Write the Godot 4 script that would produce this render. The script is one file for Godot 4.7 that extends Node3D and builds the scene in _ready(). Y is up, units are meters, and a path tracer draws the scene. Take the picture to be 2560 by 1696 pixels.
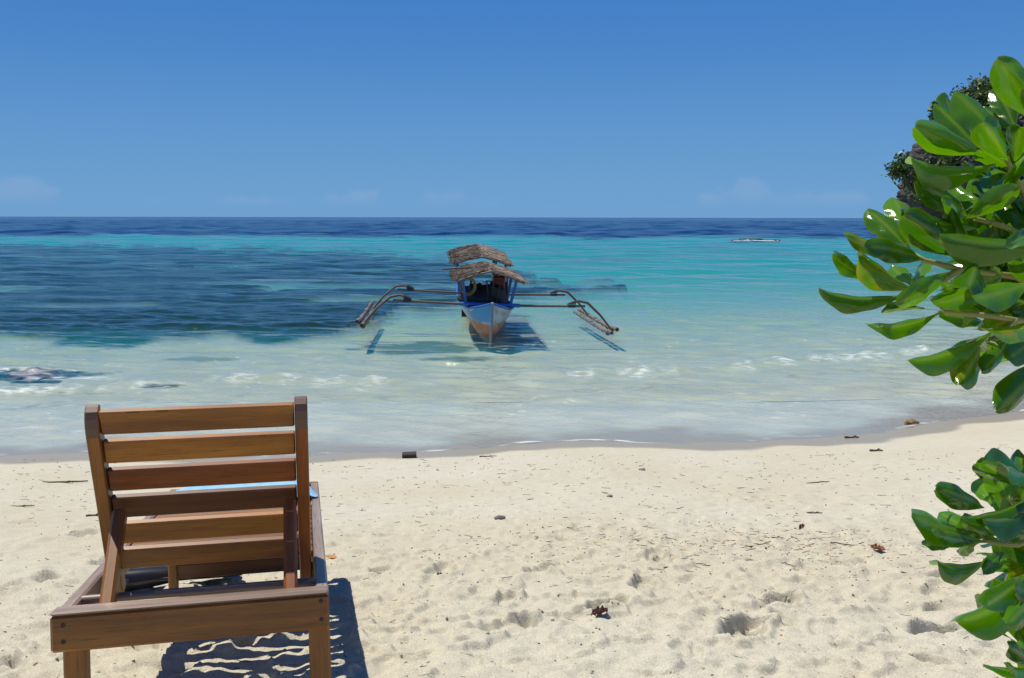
extends Node3D

# ---------------------------------------------------------------- mesh collecting
class MB:
	var v := PackedVector3Array()
	var n := PackedVector3Array()
	var uv := PackedVector2Array()
	var c := PackedColorArray()
	var i := PackedInt32Array()
	var col := Color(1, 1, 1)
	func vert(p: Vector3, nn := Vector3.UP, t := Vector2.ZERO) -> int:
		v.append(p); n.append(nn); uv.append(t); c.append(col)
		return v.size() - 1
	func tri(a: int, b: int, d: int) -> void:
		i.append(a); i.append(b); i.append(d)
	func flat(pts: Array, out: Vector3, uvs := []) -> void:
		# a flat polygon, turned so that it faces out
		var nn: Vector3 = (pts[1] - pts[0]).cross(pts[2] - pts[0]).normalized()
		var flip := nn.dot(out) > 0.0
		if not flip:
			nn = -nn
		var s := v.size()
		for k in pts.size():
			vert(pts[k], nn, uvs[k] if uvs.size() > k else Vector2(pts[k].x, pts[k].z))
		for k in range(1, pts.size() - 1):
			if flip:
				tri(s, s + k + 1, s + k)
			else:
				tri(s, s + k, s + k + 1)
	func smooth() -> void:
		var s := PackedVector3Array()
		s.resize(v.size())
		for k in range(0, i.size(), 3):
			var a := i[k]; var b := i[k + 1]; var d := i[k + 2]
			var q := (v[d] - v[a]).cross(v[b] - v[a])
			s[a] += q; s[b] += q; s[d] += q
		for k in v.size():
			n[k] = s[k].normalized() if s[k].length_squared() > 1e-20 else Vector3.UP
	func arrays() -> Array:
		var a := []
		a.resize(Mesh.ARRAY_MAX)
		a[Mesh.ARRAY_VERTEX] = v; a[Mesh.ARRAY_NORMAL] = n; a[Mesh.ARRAY_TEX_UV] = uv; a[Mesh.ARRAY_COLOR] = c; a[Mesh.ARRAY_INDEX] = i
		return a
	func mesh() -> ArrayMesh:
		var m := ArrayMesh.new()
		m.add_surface_from_arrays(Mesh.PRIMITIVE_TRIANGLES, arrays())
		return m

var rng := RandomNumberGenerator.new()
var taken := {}
var M := {}

func numbered(called: String) -> String:
	if not taken.has(called):
		taken[called] = 0
		return called
	taken[called] += 1
	return "%s_%03d" % [called, taken[called]]

func tag(o: Node, label := "", category := "", group := "", kind := "") -> void:
	if label: o.set_meta("label", label)
	if category: o.set_meta("category", category)
	if group: o.set_meta("group", group)
	if kind: o.set_meta("kind", kind)

func obj(called: String, mesh: Mesh, mat: Material, parent: Node = null) -> MeshInstance3D:
	var o := MeshInstance3D.new()
	o.mesh = mesh
	if mat: o.material_override = mat
	if parent == null:
		o.name = numbered(called)
		add_child(o)
	else:
		o.name = called
		parent.add_child(o, true)
	return o

func base(called: String, xf: Transform3D, label: String, category: String, group := "") -> Node3D:
	var o := Node3D.new()
	o.name = numbered(called)
	add_child(o)
	o.transform = xf
	tag(o, label, category, group)
	return o

# a box with chamfered edges; u runs along the longest side
func cbox(mb: MB, xf: Transform3D, size: Vector3, bev := 0.004) -> void:
	var h := size * 0.5
	var bb := minf(bev, minf(h.x, minf(h.y, h.z)) * 0.9)
	var ax := 0 if size.x >= size.y and size.x >= size.z else (1 if size.y >= size.z else 2)
	var off := Vector2(rng.randf() * 3.0, rng.randf())
	var tuv := func(p: Vector3) -> Vector2:
		var o1 := (ax + 1) % 3; var o2 := (ax + 2) % 3
		return Vector2(p[ax], p[o1] + p[o2]) + off
	var put := func(pts: Array, out: Vector3) -> void:
		var w := []; var u := []
		for p in pts:
			w.append(xf * p); u.append(tuv.call(p))
		mb.flat(w, xf.basis * out, u)
	for a in 3:
		var b := (a + 1) % 3; var d := (a + 2) % 3
		for s in [-1.0, 1.0]:
			var pts := []
			for q in [[-1, -1], [1, -1], [1, 1], [-1, 1]]:
				var p := Vector3.ZERO
				p[a] = s * h[a]; p[b] = q[0] * (h[b] - bb); p[d] = q[1] * (h[d] - bb)
				pts.append(p)
			var o := Vector3.ZERO; o[a] = s
			put.call(pts, o)
			for s2 in [-1.0, 1.0]:
				var e := []
				for q in [[0, -1], [0, 1], [1, 1], [1, -1]]:
					var p := Vector3.ZERO
					p[a] = s * (h[a] - (0.0 if q[0] == 0 else bb)); p[b] = s2 * (h[b] - (bb if q[0] == 0 else 0.0)); p[d] = q[1] * (h[d] - bb)
					e.append(p)
				var o2 := Vector3.ZERO; o2[a] = s; o2[b] = s2
				put.call(e, o2)
	for sx in [-1.0, 1.0]:
		for sy in [-1.0, 1.0]:
			for sz in [-1.0, 1.0]:
				var g := Vector3(sx, sy, sz)
				put.call([Vector3(sx * h.x, sy * (h.y - bb), sz * (h.z - bb)), Vector3(sx * (h.x - bb), sy * h.y, sz * (h.z - bb)), Vector3(sx * (h.x - bb), sy * (h.y - bb), sz * h.z)], g)

func boxmesh(size: Vector3, bev := 0.004) -> ArrayMesh:
	var mb := MB.new()
	cbox(mb, Transform3D.IDENTITY, size, bev)
	return mb.mesh()

# a tube along points with a radius at each
func tube(mb: MB, pts: Array, rad: Array, sides := 8, caps := true) -> void:
	var s0 := mb.v.size()
	var side := Vector3.UP
	var run := 0.0
	for k in pts.size():
		var d: Vector3 = (pts[mini(k + 1, pts.size() - 1)] - pts[maxi(k - 1, 0)]).normalized()
		if k == 0:
			side = d.cross(Vector3(0.31, 0.87, 0.39)).normalized()
		else:
			run += pts[k].distance_to(pts[k - 1])
		side = (side - d * side.dot(d)).normalized()
		var up := d.cross(side)
		for q in sides + 1:
			var a := TAU * q / sides
			var nn := side * cos(a) + up * sin(a)
			mb.vert(pts[k] + nn * rad[k], nn, Vector2(run, float(q) / sides * TAU * rad[k]))
	for k in pts.size() - 1:
		for q in sides:
			var a := s0 + k * (sides + 1) + q
			var b := a + sides + 1
			mb.tri(a, b, a + 1); mb.tri(a + 1, b, b + 1)
	if caps:
		for e in [0, pts.size() - 1]:
			var ring := []
			for q in sides:
				ring.append(mb.v[s0 + e * (sides + 1) + q])
			mb.flat(ring, pts[0] - pts[1] if e == 0 else pts[e] - pts[e - 1])

func tubemesh(pts: Array, rad: Array, sides := 8) -> ArrayMesh:
	var mb := MB.new()
	tube(mb, pts, rad, sides)
	return mb.mesh()

# a lump: sphere pushed by noise
func lump(mb: MB, at: Vector3, r: Vector3, noise: FastNoiseLite, amount: float, nu := 12, nv := 8) -> void:
	var s := mb.v.size()
	for j in nv + 1:
		for k in nu + 1:
			var th := PI * j / nv; var ph := TAU * (k % nu) / nu
			var d := Vector3(sin(th) * cos(ph), cos(th), sin(th) * sin(ph))
			var p := at + d * r
			var f := 1.0 + amount * noise.get_noise_3dv(p)
			mb.vert(at + d * r * f, d, Vector2(k / float(nu), j / float(nv)))
	for j in nv:
		for k in nu:
			var a := s + j * (nu + 1) + k
			var b := a + nu + 1
			mb.tri(a, b, a + 1); mb.tri(a + 1, b, b + 1)

func noise(seed_: int, freq: float, oct := 3) -> FastNoiseLite:
	var q := FastNoiseLite.new()
	q.seed = seed_
	q.frequency = freq
	q.noise_type = FastNoiseLite.TYPE_SIMPLEX_SMOOTH
	q.fractal_octaves = oct
	if oct == 1: q.fractal_type = FastNoiseLite.FRACTAL_NONE
	return q

func lin(r: float, g: float, b: float) -> Color:
	return Color(r, g, b).linear_to_srgb()

func mat(called: String, col: Color, rough := 0.8, vcol := false) -> StandardMaterial3D:
	var m := StandardMaterial3D.new()
	m.resource_name = called
	m.albedo_color = col
	m.roughness = rough
	m.vertex_color_use_as_albedo = vcol
	M[called] = m
	return m

func interp(x: float, xs: Array, ys: Array) -> float:
	if x <= xs[0]: return ys[0]
	for k in range(1, xs.size()):
		if x <= xs[k]:
			return lerpf(ys[k - 1], ys[k], (x - xs[k - 1]) / (xs[k] - xs[k - 1]))
	return ys[-1]

# ---------------------------------------------------------------- the lie of the land (Z = metres seaward of the camera, sea level y = 0)
const SX := [-60.0, -20.0, -6.0, -5.13, -1.96, 0.0, 2.67, 6.32, 9.0, 14.0, 30.0, 60.0]
const SZ := [5.0, 8.3, 9.2, 9.26, 9.46, 9.73, 9.98, 11.49, 13.3, 17.5, 34.0, 60.0]
const DT := [0.0, 1.0, 3.0, 6.0, 10.0, 20.0, 40.0, 70.0, 125.0, 150.0]
const DY := [0.0, -0.09, -0.18, -0.25, -0.33, -0.52, -0.8, -1.0, -1.3, -6.0]
var n_low := noise(1, 1.2, 2)
var n_mid := noise(2, 5.0, 3)
var n_fine := noise(3, 19.0, 3)
var n_mask := noise(4, 0.55, 2)
var n_weed := noise(5, 0.22, 4)
var n_wide := noise(6, 0.06, 3)

func shore(x: float) -> float:
	return interp(x, SX, SZ) + 0.12 * sin(x * 1.1 + 0.6) + 0.06 * sin(x * 2.7)

func land(x: float, z: float) -> float:
	var s := shore(x) - z
	if s >= 0.0:
		return 0.12 * s + 0.0007 * s * s
	return interp(-s, DT, DY)

const HX0 := -6.2
const HX1 := 6.6
const HZ0 := 1.2
const HZ1 := 9.7
const HR := 0.0115
var hw := 0
var hh := 0
var relief := PackedFloat32Array()

func rough_at(x: float, z: float) -> float:
	var s := shore(x) - z
	var r := smoothstep(0.7, 6.4, s)
	return clampf(r * r * 1.25 + 0.3 * smoothstep(1.0, 3.0, s) * smoothstep(0.0, 0.5, n_mask.get_noise_2d(x, z * 1.6)), 0.0, 1.2)

func make_relief() -> void:
	hw = int((HX1 - HX0) / HR) + 1
	hh = int((HZ1 - HZ0) / HR) + 1
	relief.resize(hw * hh)
	for j in hh:
		var z := HZ0 + j * HR
		for i in hw:
			var x := HX0 + i * HR
			var s := 9.6 - z
			if s < 0.2:
				relief[j * hw + i] = 0.0
				continue
			var r := rough_at(x, z)
			var y := 0.016 * n_low.get_noise_2d(x, z) * smoothstep(0.2, 2.0, s)
			if r > 0.02:
				var m := n_mid.get_noise_2d(x, z)
				y += r * (0.019 * m + 0.0045 * n_fine.get_noise_2d(x, z))
				# broken crust: clods with steep sides
				y += r * 0.016 * smoothstep(0.17, 0.20, n_mid.get_noise_2d(x * 0.8 + 40.0, z * 0.8))
			relief[j * hw + i] = y
	# footprints and scuffs: a hollow with a pushed-up rim
	var marks := [[0.41, 3.86, 0.13, 0.6, 0.045], [-0.04, 4.0, 0.15, 1.2, 0.04], [-0.02, 3.6, 0.16, 0.3, 0.04], [0.75, 4.72, 0.13, 1.4, 0.03], [-0.66, 4.68, 0.11, 1.2, 0.03],
		[0.62, 4.22, 0.14, 1.3, 0.035], [-0.35, 4.62, 0.15, 1.3, 0.03], [1.15, 3.9, 0.13, 0.5, 0.04], [-1.75, 4.6, 0.16, 0.8, 0.05], [-2.2, 5.0, 0.14, 1.2, 0.035],
		[-2.65, 5.7, 0.15, 1.3, 0.035], [0.9, 3.5, 0.15, 1.0, 0.05], [1.7, 3.55, 0.14, 0.2, 0.045], [1.45, 4.5, 0.11, 1.5, 0.03], [0.15, 4.5, 0.12, 0.9, 0.03], [1.9, 4.05, 0.1, 1.4, 0.03]]
	for k in 120:
		var z := rng.randf_range(2.4, 8.2)
		var x := rng.randf_range(-0.62, 0.62) * (z + 2.0)
		if rng.randf() > 0.25 + 0.75 * rough_at(x, z):
			continue
		marks.append([x, z, rng.randf_range(0.045, 0.105), rng.randf() * PI, rng.randf_range(0.012, 0.036) * clampf(0.4 + rough_at(x, z), 0.4, 1.0)])
	# small scuffs, drag marks and crab scrapes
	for k in 900:
		var z := rng.randf_range(2.6, 8.6)
		var x := rng.randf_range(-0.62, 0.62) * (z + 1.0)
		if shore(x) - z < 0.9 or rng.randf() > 0.35 + 0.65 * smoothstep(-0.2, 0.3, n_mask.get_noise_2d(x * 1.4, z * 2.0)): continue
		marks.append([x, z, rng.randf_range(0.022, 0.06), rng.randf_range(-0.5, 0.5), rng.randf_range(0.006, 0.016)])
	for m in marks:
		var a: float = m[2]; var b := a * rng.randf_range(0.4, 0.6)
		var ca := cos(m[3]); var sa := sin(m[3])
		var i0 := int((m[0] - HX0 - 2.2 * a) / HR); var i1 := int((m[0] - HX0 + 2.2 * a) / HR)
		var j0 := int((m[1] - HZ0 - 2.2 * a) / HR); var j1 := int((m[1] - HZ0 + 2.2 * a) / HR)
		for j in range(maxi(j0, 0), mini(j1, hh - 1)):
			for i in range(maxi(i0, 0), mini(i1, hw - 1)):
				var dx: float = HX0 + i * HR - m[0]; var dz: float = HZ0 + j * HR - m[1]
				var p := (dx * ca + dz * sa) / a; var q := (-dx * sa + dz * ca) / b
				var d := sqrt(p * p + q * q) + 0.28 * n_mid.get_noise_2d(dx * 1.7 + m[0] * 9.0, dz * 1.7)
				if d < 2.0:
					var y: float = -m[4] * (1.0 - smoothstep(0.72, 0.96, d)) + m[4] * 0.55 * exp(-pow((d - 1.18) / 0.2, 2.0)) * (0.6 + 0.9 * n_mid.get_noise_2d(dx * 3.0, dz * 3.0 + m[1] * 7.0))
					relief[j * hw + i] += y

func relief_at(x: float, z: float) -> float:
	var fx := (x - HX0) / HR; var fz := (z - HZ0) / HR
	if fx < 1.0 or fz < 1.0 or fx >= hw - 2 or fz >= hh - 2:
		return 0.0
	var i := int(fx); var j := int(fz)
	var u := fx - i; var w := fz - j
	var k := j * hw + i
	return lerpf(lerpf(relief[k], relief[k + 1], u), lerpf(relief[k + hw], relief[k + hw + 1], u), w)

func ground(x: float, z: float) -> float:
	return land(x, z) + relief_at(x, z)

# where weed darkens the sea floor, 0 to 1
const WN_X := [-40.0, -11.4, -10.2, -8.4, -6.9, -6.8, -5.8, -4.6, -4.1, -3.6, -3.2, -2.4, -0.5, 1.6, 3.8]
const WN_Z := [24.0, 20.9, 20.1, 19.4, 20.1, 20.9, 20.7, 20.1, 20.5, 22.8, 26.4, 26.0, 31.9, 32.4, 33.6]
const WF_X := [-60.0, -20.0, -8.0, -2.0, 0.0, 1.2, 2.6, 3.8]
const WF_Z := [95.0, 78.0, 66.0, 55.0, 46.0, 39.0, 36.0, 33.8]

func blob(x: float, z: float, cx: float, cz: float, rx: float, rz: float) -> float:
	var d := sqrt(pow((x - cx) / rx, 2.0) + pow((z - cz) / rz, 2.0)) + 0.5 * n_weed.get_noise_2d(x * 4.0, z * 4.0)
	return 1.0 - smoothstep(0.85, 1.0, d)

func weed(x: float, z: float) -> float:
	var e := n_weed.get_noise_2d(x * 1.3, z)
	var w := 0.0
	if x < 3.8 + e * 2.0:
		var a := interp(x, WN_X, WN_Z) + e * 2.4
		var b := interp(x, WF_X, WF_Z) + e * 16.0
		w = smoothstep(a, a + 0.5, z) * (1.0 - smoothstep(b - 3.0, b + 3.0, z))
		# sand holes in the weed
		w *= 1.0 - 0.75 * smoothstep(0.24, 0.40, n_weed.get_noise_2d(x * 0.45 + 50.0, z * 0.9)) * smoothstep(24.0, 34.0, z)
	# streaks farther out
	w = maxf(w, 0.8 * smoothstep(0.18, 0.36, n_wide.get_noise_2d(x * 0.5 + 9.0, z * 2.2)) * smoothstep(46.0, 60.0, z) * (1.0 - smoothstep(95.0, 112.0, z)))
	w = maxf(w, 0.75 * blob(x, z, -1.9, 19.6, 1.35, 1.0))
	w = maxf(w, 0.7 * blob(x, z, -1.0, 18.0, 0.9, 0.35))
	w = maxf(w, blob(x, z, -8.6, 15.8, 1.9, 0.75))
	w = maxf(w, 0.8 * blob(x, z, -5.5, 14.6, 0.36, 0.28))
	w = maxf(w, 0.5 * blob(x, z, -5.9, 17.9, 0.7, 0.35))
	return clampf(w, 0.0, 1.0)

# ---------------------------------------------------------------- waves
var comps := []
const RIDGES := [
	[[-3.9, -2.2, -0.4], [14.1, 13.7, 13.5], 0.075],
	[[0.3, 1.9, 3.6, 5.6, 7.8], [14.1, 14.5, 15.2, 16.1, 17.3], 0.085],
	[[-7.6, -6.5, -5.2], [12.8, 13.0, 13.4], 0.07],
	[[-12.0, -8.0, -5.0, -3.2], [20.6, 20.3, 20.8, 21.6], 0.06],
	[[-4.5, -1.0, 2.0, 4.5], [10.75, 10.9, 11.3, 12.2], 0.025],
	[[1.0, 3.0, 6.0, 8.0], [12.3, 12.7, 14.0, 15.4], 0.03]]

func make_comps() -> void:
	for k in 37:
		var wl := 0.10 * pow(1.165, k)
		var ang := rng.randfn(0.0, 0.62)
		comps.append([TAU / wl * cos(ang), TAU / wl * sin(ang), rng.randf() * TAU, 0.0112 * (wl if wl < 1.2 else 1.2 * pow(wl / 1.2, 0.5)), wl])

func ridge(x: float, z: float) -> float:
	var y := 0.0
	for r in RIDGES:
		var xs: Array = r[0]
		if x < xs[0] - 1.5 or x > xs[-1] + 1.5: continue
		var z0 := interp(x, xs, r[1]) + 0.25 * n_low.get_noise_2d(x * 0.7, r[1][0])
		var d := z - z0
		if absf(d) > 1.6: continue
		var fade := smoothstep(xs[0] - 1.5, xs[0] + 0.3, x) * (1.0 - smoothstep(xs[-1] - 0.3, xs[-1] + 1.5, x))
		var w := 0.26 if d < 0.0 else 0.55
		y += r[2] * fade * exp(-pow(d / w, 2.0)) * (0.75 + 0.5 * n_low.get_noise_2d(x * 1.6, 4.0))
	return y

func wave(x: float, z: float, dx: float, dz: float) -> float:
	var y := 0.0
	var t := z - shore(x)
	var sh := smoothstep(-0.2, 9.0, t)
	var short_ := 0.55 + 0.75 * smoothstep(0.0, 2.0, t)
	var gust := 0.8 + 0.5 * n_wide.get_noise_2d(x * 2.0, z)
	for w in comps:
		if w[4] < 2.6 * dz or absf(w[1]) * dx > 2.4: continue
		if w[4] > 40.0 * dz: break
		var a: float = w[3] * (short_ if w[4] < 0.7 else sh * sh * 0.92 + 0.08) * smoothstep(2.6 * dz, 4.0 * dz, w[4]) * (1.0 - smoothstep(24.0 * dz, 40.0 * dz, w[4]))
		var q := sin(w[0] * z + w[1] * x + w[2])
		y += a * gust * (q + 0.28 * q * q - 0.14)
	y *= maxf(1.0, pow(z / 75.0, 0.5))
	if z < 24.0:
		y += ridge(x, z)
	return y

# ---------------------------------------------------------------- textures
func wood_texture(dark: Color, light: Color) -> ImageTexture:
	var im := Image.create(1024, 256, false, Image.FORMAT_RGB8)
	var a := noise(21, 0.012, 3); var b := noise(22, 0.05, 3); var d := noise(23, 0.2, 2)
	for y in 256:
		for x in 1024:
			# taken on a ring so that the ends of the picture meet
			var t := TAU * x / 1024.0
			var rx := 11.0 * cos(t); var rz := 11.0 * sin(t)
			var g := 0.5 + 0.75 * a.get_noise_3d(rx * 1.6, y * 1.5 + 9.0 * a.get_noise_3d(rx * 2.0, 900.0, rz * 2.0), rz * 1.6)
			g += 0.22 * b.get_noise_3d(rx * 1.5, y * 2.2, rz * 1.5) + 0.16 * d.get_noise_3d(rx * 0.7, y * 2.4, rz * 0.7)
			g = clampf(g, 0.0, 1.0)
			var c := dark.lerp(light, g)
			if d.get_noise_3d(rx * 0.5 + 300.0, y * 2.2, rz * 0.5) > 0.5:
				c = c.darkened(0.25)
			im.set_pixel(x, y, c)
	return ImageTexture.create_from_image(im)

func grain_texture(seed_: int, lo: Color, hi: Color, freq: float, size := 512) -> ImageTexture:
	var im := Image.create(size, size, false, Image.FORMAT_RGB8)
	var a := noise(seed_, freq, 4)
	for y in size:
		for x in size:
			# mirrored so that it repeats without a seam
			var g := a.get_noise_2d(absf(x - size * 0.5), absf(y - size * 0.5))
			im.set_pixel(x, y, lo.lerp(hi, clampf(0.5 + g, 0.0, 1.0)))
	return ImageTexture.create_from_image(im)

func vein_texture() -> ImageTexture:
	# side veins running out from the midrib, and a fine leathery grain
	var im := Image.create(256, 128, false, Image.FORMAT_RGB8)
	var a := noise(45, 0.08, 3)
	for y in 128:
		for x in 256:
			var v := absf(y - 64.0) / 64.0
			var t := (x / 256.0) * 9.0 - v * 1.6 + 0.25 * a.get_noise_2d(x, y)
			var g := 0.55 - 0.35 * exp(-pow((t - roundf(t)) / 0.10, 2.0)) + 0.35 * a.get_noise_2d(x * 2.0, y * 2.0)
			im.set_pixel(x, y, Color(g, g, g))
	return ImageTexture.create_from_image(im)

func sky_texture() -> ImageTexture:
	# a clear tropical sky, pale at the horizon and deeper blue overhead, the same all the way round, with far low cumulus
	var w := 2048; var h := 1024
	var im := Image.create(w, h, false, Image.FORMAT_RGBF)
	var a := noise(31, 0.012, 4); var b := noise(32, 0.05, 4)
	for y in h:
		var e := (h * 0.5 - y - 0.5) / h * 180.0
		var c := Color(interp(e, SKY_E, SKY_R), interp(e, SKY_E, SKY_G), interp(e, SKY_E, SKY_B))
		im.fill_rect(Rect2i(0, y, w, 1), c)
		if e < 0.3 or e > 4.5: continue
		for x in w:
			var u := float(x) / w
			var g := lerpf(a.get_noise_2d(x, 0.0), a.get_noise_2d(x - w, 0.0), u)
			var f := lerpf(b.get_noise_2d(x, y * 1.5), b.get_noise_2d(x - w, y * 1.5), u)
			var top := 0.95 + 2.0 * g + 0.9 * f
			var d := smoothstep(0.0, 0.3, top - e) * smoothstep(0.5, 1.3, e) * (0.4 + 0.7 * clampf(f + 0.4, 0.0, 1.0))
			im.set_pixel(x, y, c.lerp(Color(0.42, 0.47, 0.60), clampf(d, 0.0, 1.0) * 0.15))
	return ImageTexture.create_from_image(im)

const SKY_E := [-90.0, 0.0, 2.0, 5.0, 9.0, 14.0, 25.0, 45.0, 90.0]
const SKY_R := [0.150, 0.150, 0.137, 0.108, 0.073, 0.045, 0.027, 0.018, 0.014]
const SKY_G := [0.326, 0.326, 0.316, 0.282, 0.228, 0.178, 0.132, 0.094, 0.077]
const SKY_B := [0.562, 0.562, 0.566, 0.557, 0.533, 0.499, 0.413, 0.322, 0.278]

func materials() -> void:
	var wt := wood_texture(lin(0.235, 0.105, 0.026), lin(0.50, 0.262, 0.058))
	var gt := wood_texture(lin(0.17, 0.115, 0.085), lin(0.36, 0.27, 0.22))  # weathered grey wood, with the sheen of the sky put into its colour
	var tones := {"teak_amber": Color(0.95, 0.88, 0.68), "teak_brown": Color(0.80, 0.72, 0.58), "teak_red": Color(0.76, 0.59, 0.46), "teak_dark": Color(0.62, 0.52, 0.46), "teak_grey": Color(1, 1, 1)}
	for k in tones:
		var m := mat(k, tones[k], 0.42)
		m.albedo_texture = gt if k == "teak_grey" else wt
		m.uv1_scale = Vector3(1.0, 4.0, 1.0)
		m.metallic_specular = 0.5
		m.heightmap_enabled = true; m.heightmap_texture = wt; m.heightmap_scale = 0.03
	var sand := mat("sand", Color(1, 1, 1), 0.95, true)
	sand.albedo_texture = grain_texture(41, Color(0.86, 0.85, 0.83), Color(1, 1, 1), 0.11, 1024)
	sand.uv1_triplanar = true; sand.uv1_world_triplanar = true; sand.uv1_scale = Vector3(0.83, 0.83, 0.83)
	sand.metallic_specular = 0.08
	sand.heightmap_enabled = true; sand.heightmap_texture = grain_texture(42, Color.BLACK, Color.WHITE, 0.14, 1024); sand.heightmap_scale = 0.2
	var wet := mat("wet_sand", Color(1, 1, 1), 0.35, true)
	wet.metallic_specular = 0.32
	var bed := mat("sea_floor", Color(1, 1, 1), 1.0, true)
	bed.metallic_specular = 0.0
	bed.albedo_texture = sand.albedo_texture
	bed.uv1_triplanar = true; bed.uv1_world_triplanar = true; bed.uv1_scale = Vector3(0.4, 0.4, 0.4)
	var w := mat("clear_water", Color(0.45, 0.7, 0.72, 0.02), 0.035)
	w.metallic_specular = 0.42
	w.heightmap_enabled = true; w.heightmap_texture = grain_texture(46, Color.BLACK, Color.WHITE, 0.035); w.heightmap_scale = 0.7
	w.uv1_triplanar = true; w.uv1_world_triplanar = true; w.uv1_scale = Vector3(0.62, 0.62, 0.62)
	w.transparency = BaseMaterial3D.TRANSPARENCY_ALPHA
	var o := mat("deep_water", lin(0.003, 0.024, 0.088), 0.16, true)
	o.metallic_specular = 0.08
	mat("foam_bubble", Color(0.93, 0.95, 0.95), 0.5)
	var fo := mat("foam", Color(0.95, 0.97, 0.97), 0.6, true)
	fo.transparency = BaseMaterial3D.TRANSPARENCY_ALPHA
	var lf := mat("leaf", Color(1, 1, 1), 0.16, true)
	lf.metallic_specular = 0.55
	lf.clearcoat_enabled = true; lf.clearcoat = 0.5; lf.clearcoat_roughness = 0.08
	lf.backlight_enabled = true; lf.backlight = Color(0.95, 1.0, 0.28)
	lf.heightmap_enabled = true; lf.heightmap_texture = vein_texture(); lf.heightmap_scale = 0.018
	var lf2 := mat("far_leaf", Color(1, 1, 1), 0.5, true)
	lf2.backlight_enabled = true; lf2.backlight = Color(0.45, 0.5, 0.2)
	mat("bark", lin(0.26, 0.27, 0.08), 0.6)
	mat("dark_bark", lin(0.07, 0.055, 0.045), 0.9)
	mat("rock", Color(1, 1, 1), 0.95, true)
	mat("plain", Color(1, 1, 1), 0.75, true)
	mat("paint", Color(1, 1, 1), 0.45, true)
	mat("bamboo", lin(0.16, 0.12, 0.095), 0.6)
	mat("grey_wood", lin(0.115, 0.095, 0.08), 0.75)
	mat("boat_blue", lin(0.02, 0.12, 0.42), 0.45)
	mat("thatch", Color(1, 1, 1), 0.9, true)
	mat("rope", lin(0.06, 0.06, 0.075), 0.8)
	mat("rubber", lin(0.012, 0.013, 0.018), 0.3)
	mat("white_rubber", lin(0.6, 0.6, 0.56), 0.5)
	var cl := mat("cotton_blue", lin(0.28, 0.55, 0.80), 0.9)
	cl.rim_enabled = true; cl.rim = 0.3
	cl.heightmap_enabled = true; cl.heightmap_texture = grain_texture(43, Color.BLACK, Color.WHITE, 0.3, 256); cl.heightmap_scale = 0.2
	cl.uv1_scale = Vector3(6, 6, 6)
	mat("end_grain", lin(0.11, 0.06, 0.04), 0.4)
	mat("plug", lin(0.03, 0.018, 0.012), 0.6)

const YAW := 0.2171
const PITCH := -0.1328
const SEA := 2.40
var lounger_at: Transform3D

func _ready() -> void:
	rng.seed = 20240611
	# camera
	var cam := Camera3D.new()
	cam.name = "camera"
	add_child(cam)
	cam.position = Vector3(0, SEA, 0)
	cam.rotation_degrees = Vector3(-7.33, 0.0, 0.1)
	cam.fov = 39.43
	cam.far = 40000.0
	cam.near = 0.05
	# sky, sun, exposure
	var env := Environment.new()
	env.background_mode = Environment.BG_SKY
	var sm := PanoramaSkyMaterial.new()
	sm.panorama = sky_texture()
	var sky := Sky.new()
	sky.sky_material = sm
	env.sky = sky
	env.tonemap_mode = Environment.TONE_MAPPER_LINEAR
	env.tonemap_exposure = 1.10
	env.sdfgi_enabled = true; env.ssao_enabled = true; env.ssil_enabled = true
	env.volumetric_fog_enabled = true; env.volumetric_fog_density = 0.0
	var we := WorldEnvironment.new()
	we.name = "world_environment"
	we.environment = env
	add_child(we)
	lounger_at = Transform3D(Basis(Vector3.UP, YAW) * Basis(Vector3.RIGHT, PITCH), Vector3(-0.835, SEA - 1.0116, -2.3729))
	var sun := DirectionalLight3D.new()
	sun.name = "sun"
	sun.light_energy = 1.6
	sun.light_angular_distance = 0.5
	sun.light_color = Color(1.0, 0.975, 0.92)
	sun.shadow_enabled = true
	add_child(sun)
	sun.look_at_from_position(Vector3.ZERO, -(lounger_at.basis * Vector3(-0.29, 1.0, -0.15)), Vector3.RIGHT)
	materials()
	make_comps()
	make_relief()
	print("relief ", Time.get_ticks_msec())
	build_beach()
	build_sea_floor()
	build_sea()
	print("sea ", Time.get_ticks_msec())
	build_islet()
	build_boat()
	build_lounger()
	build_shrub()
	print("things ", Time.get_ticks_msec())
	build_litter()
	build_foam()
	print("done ", Time.get_ticks_msec())

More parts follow.
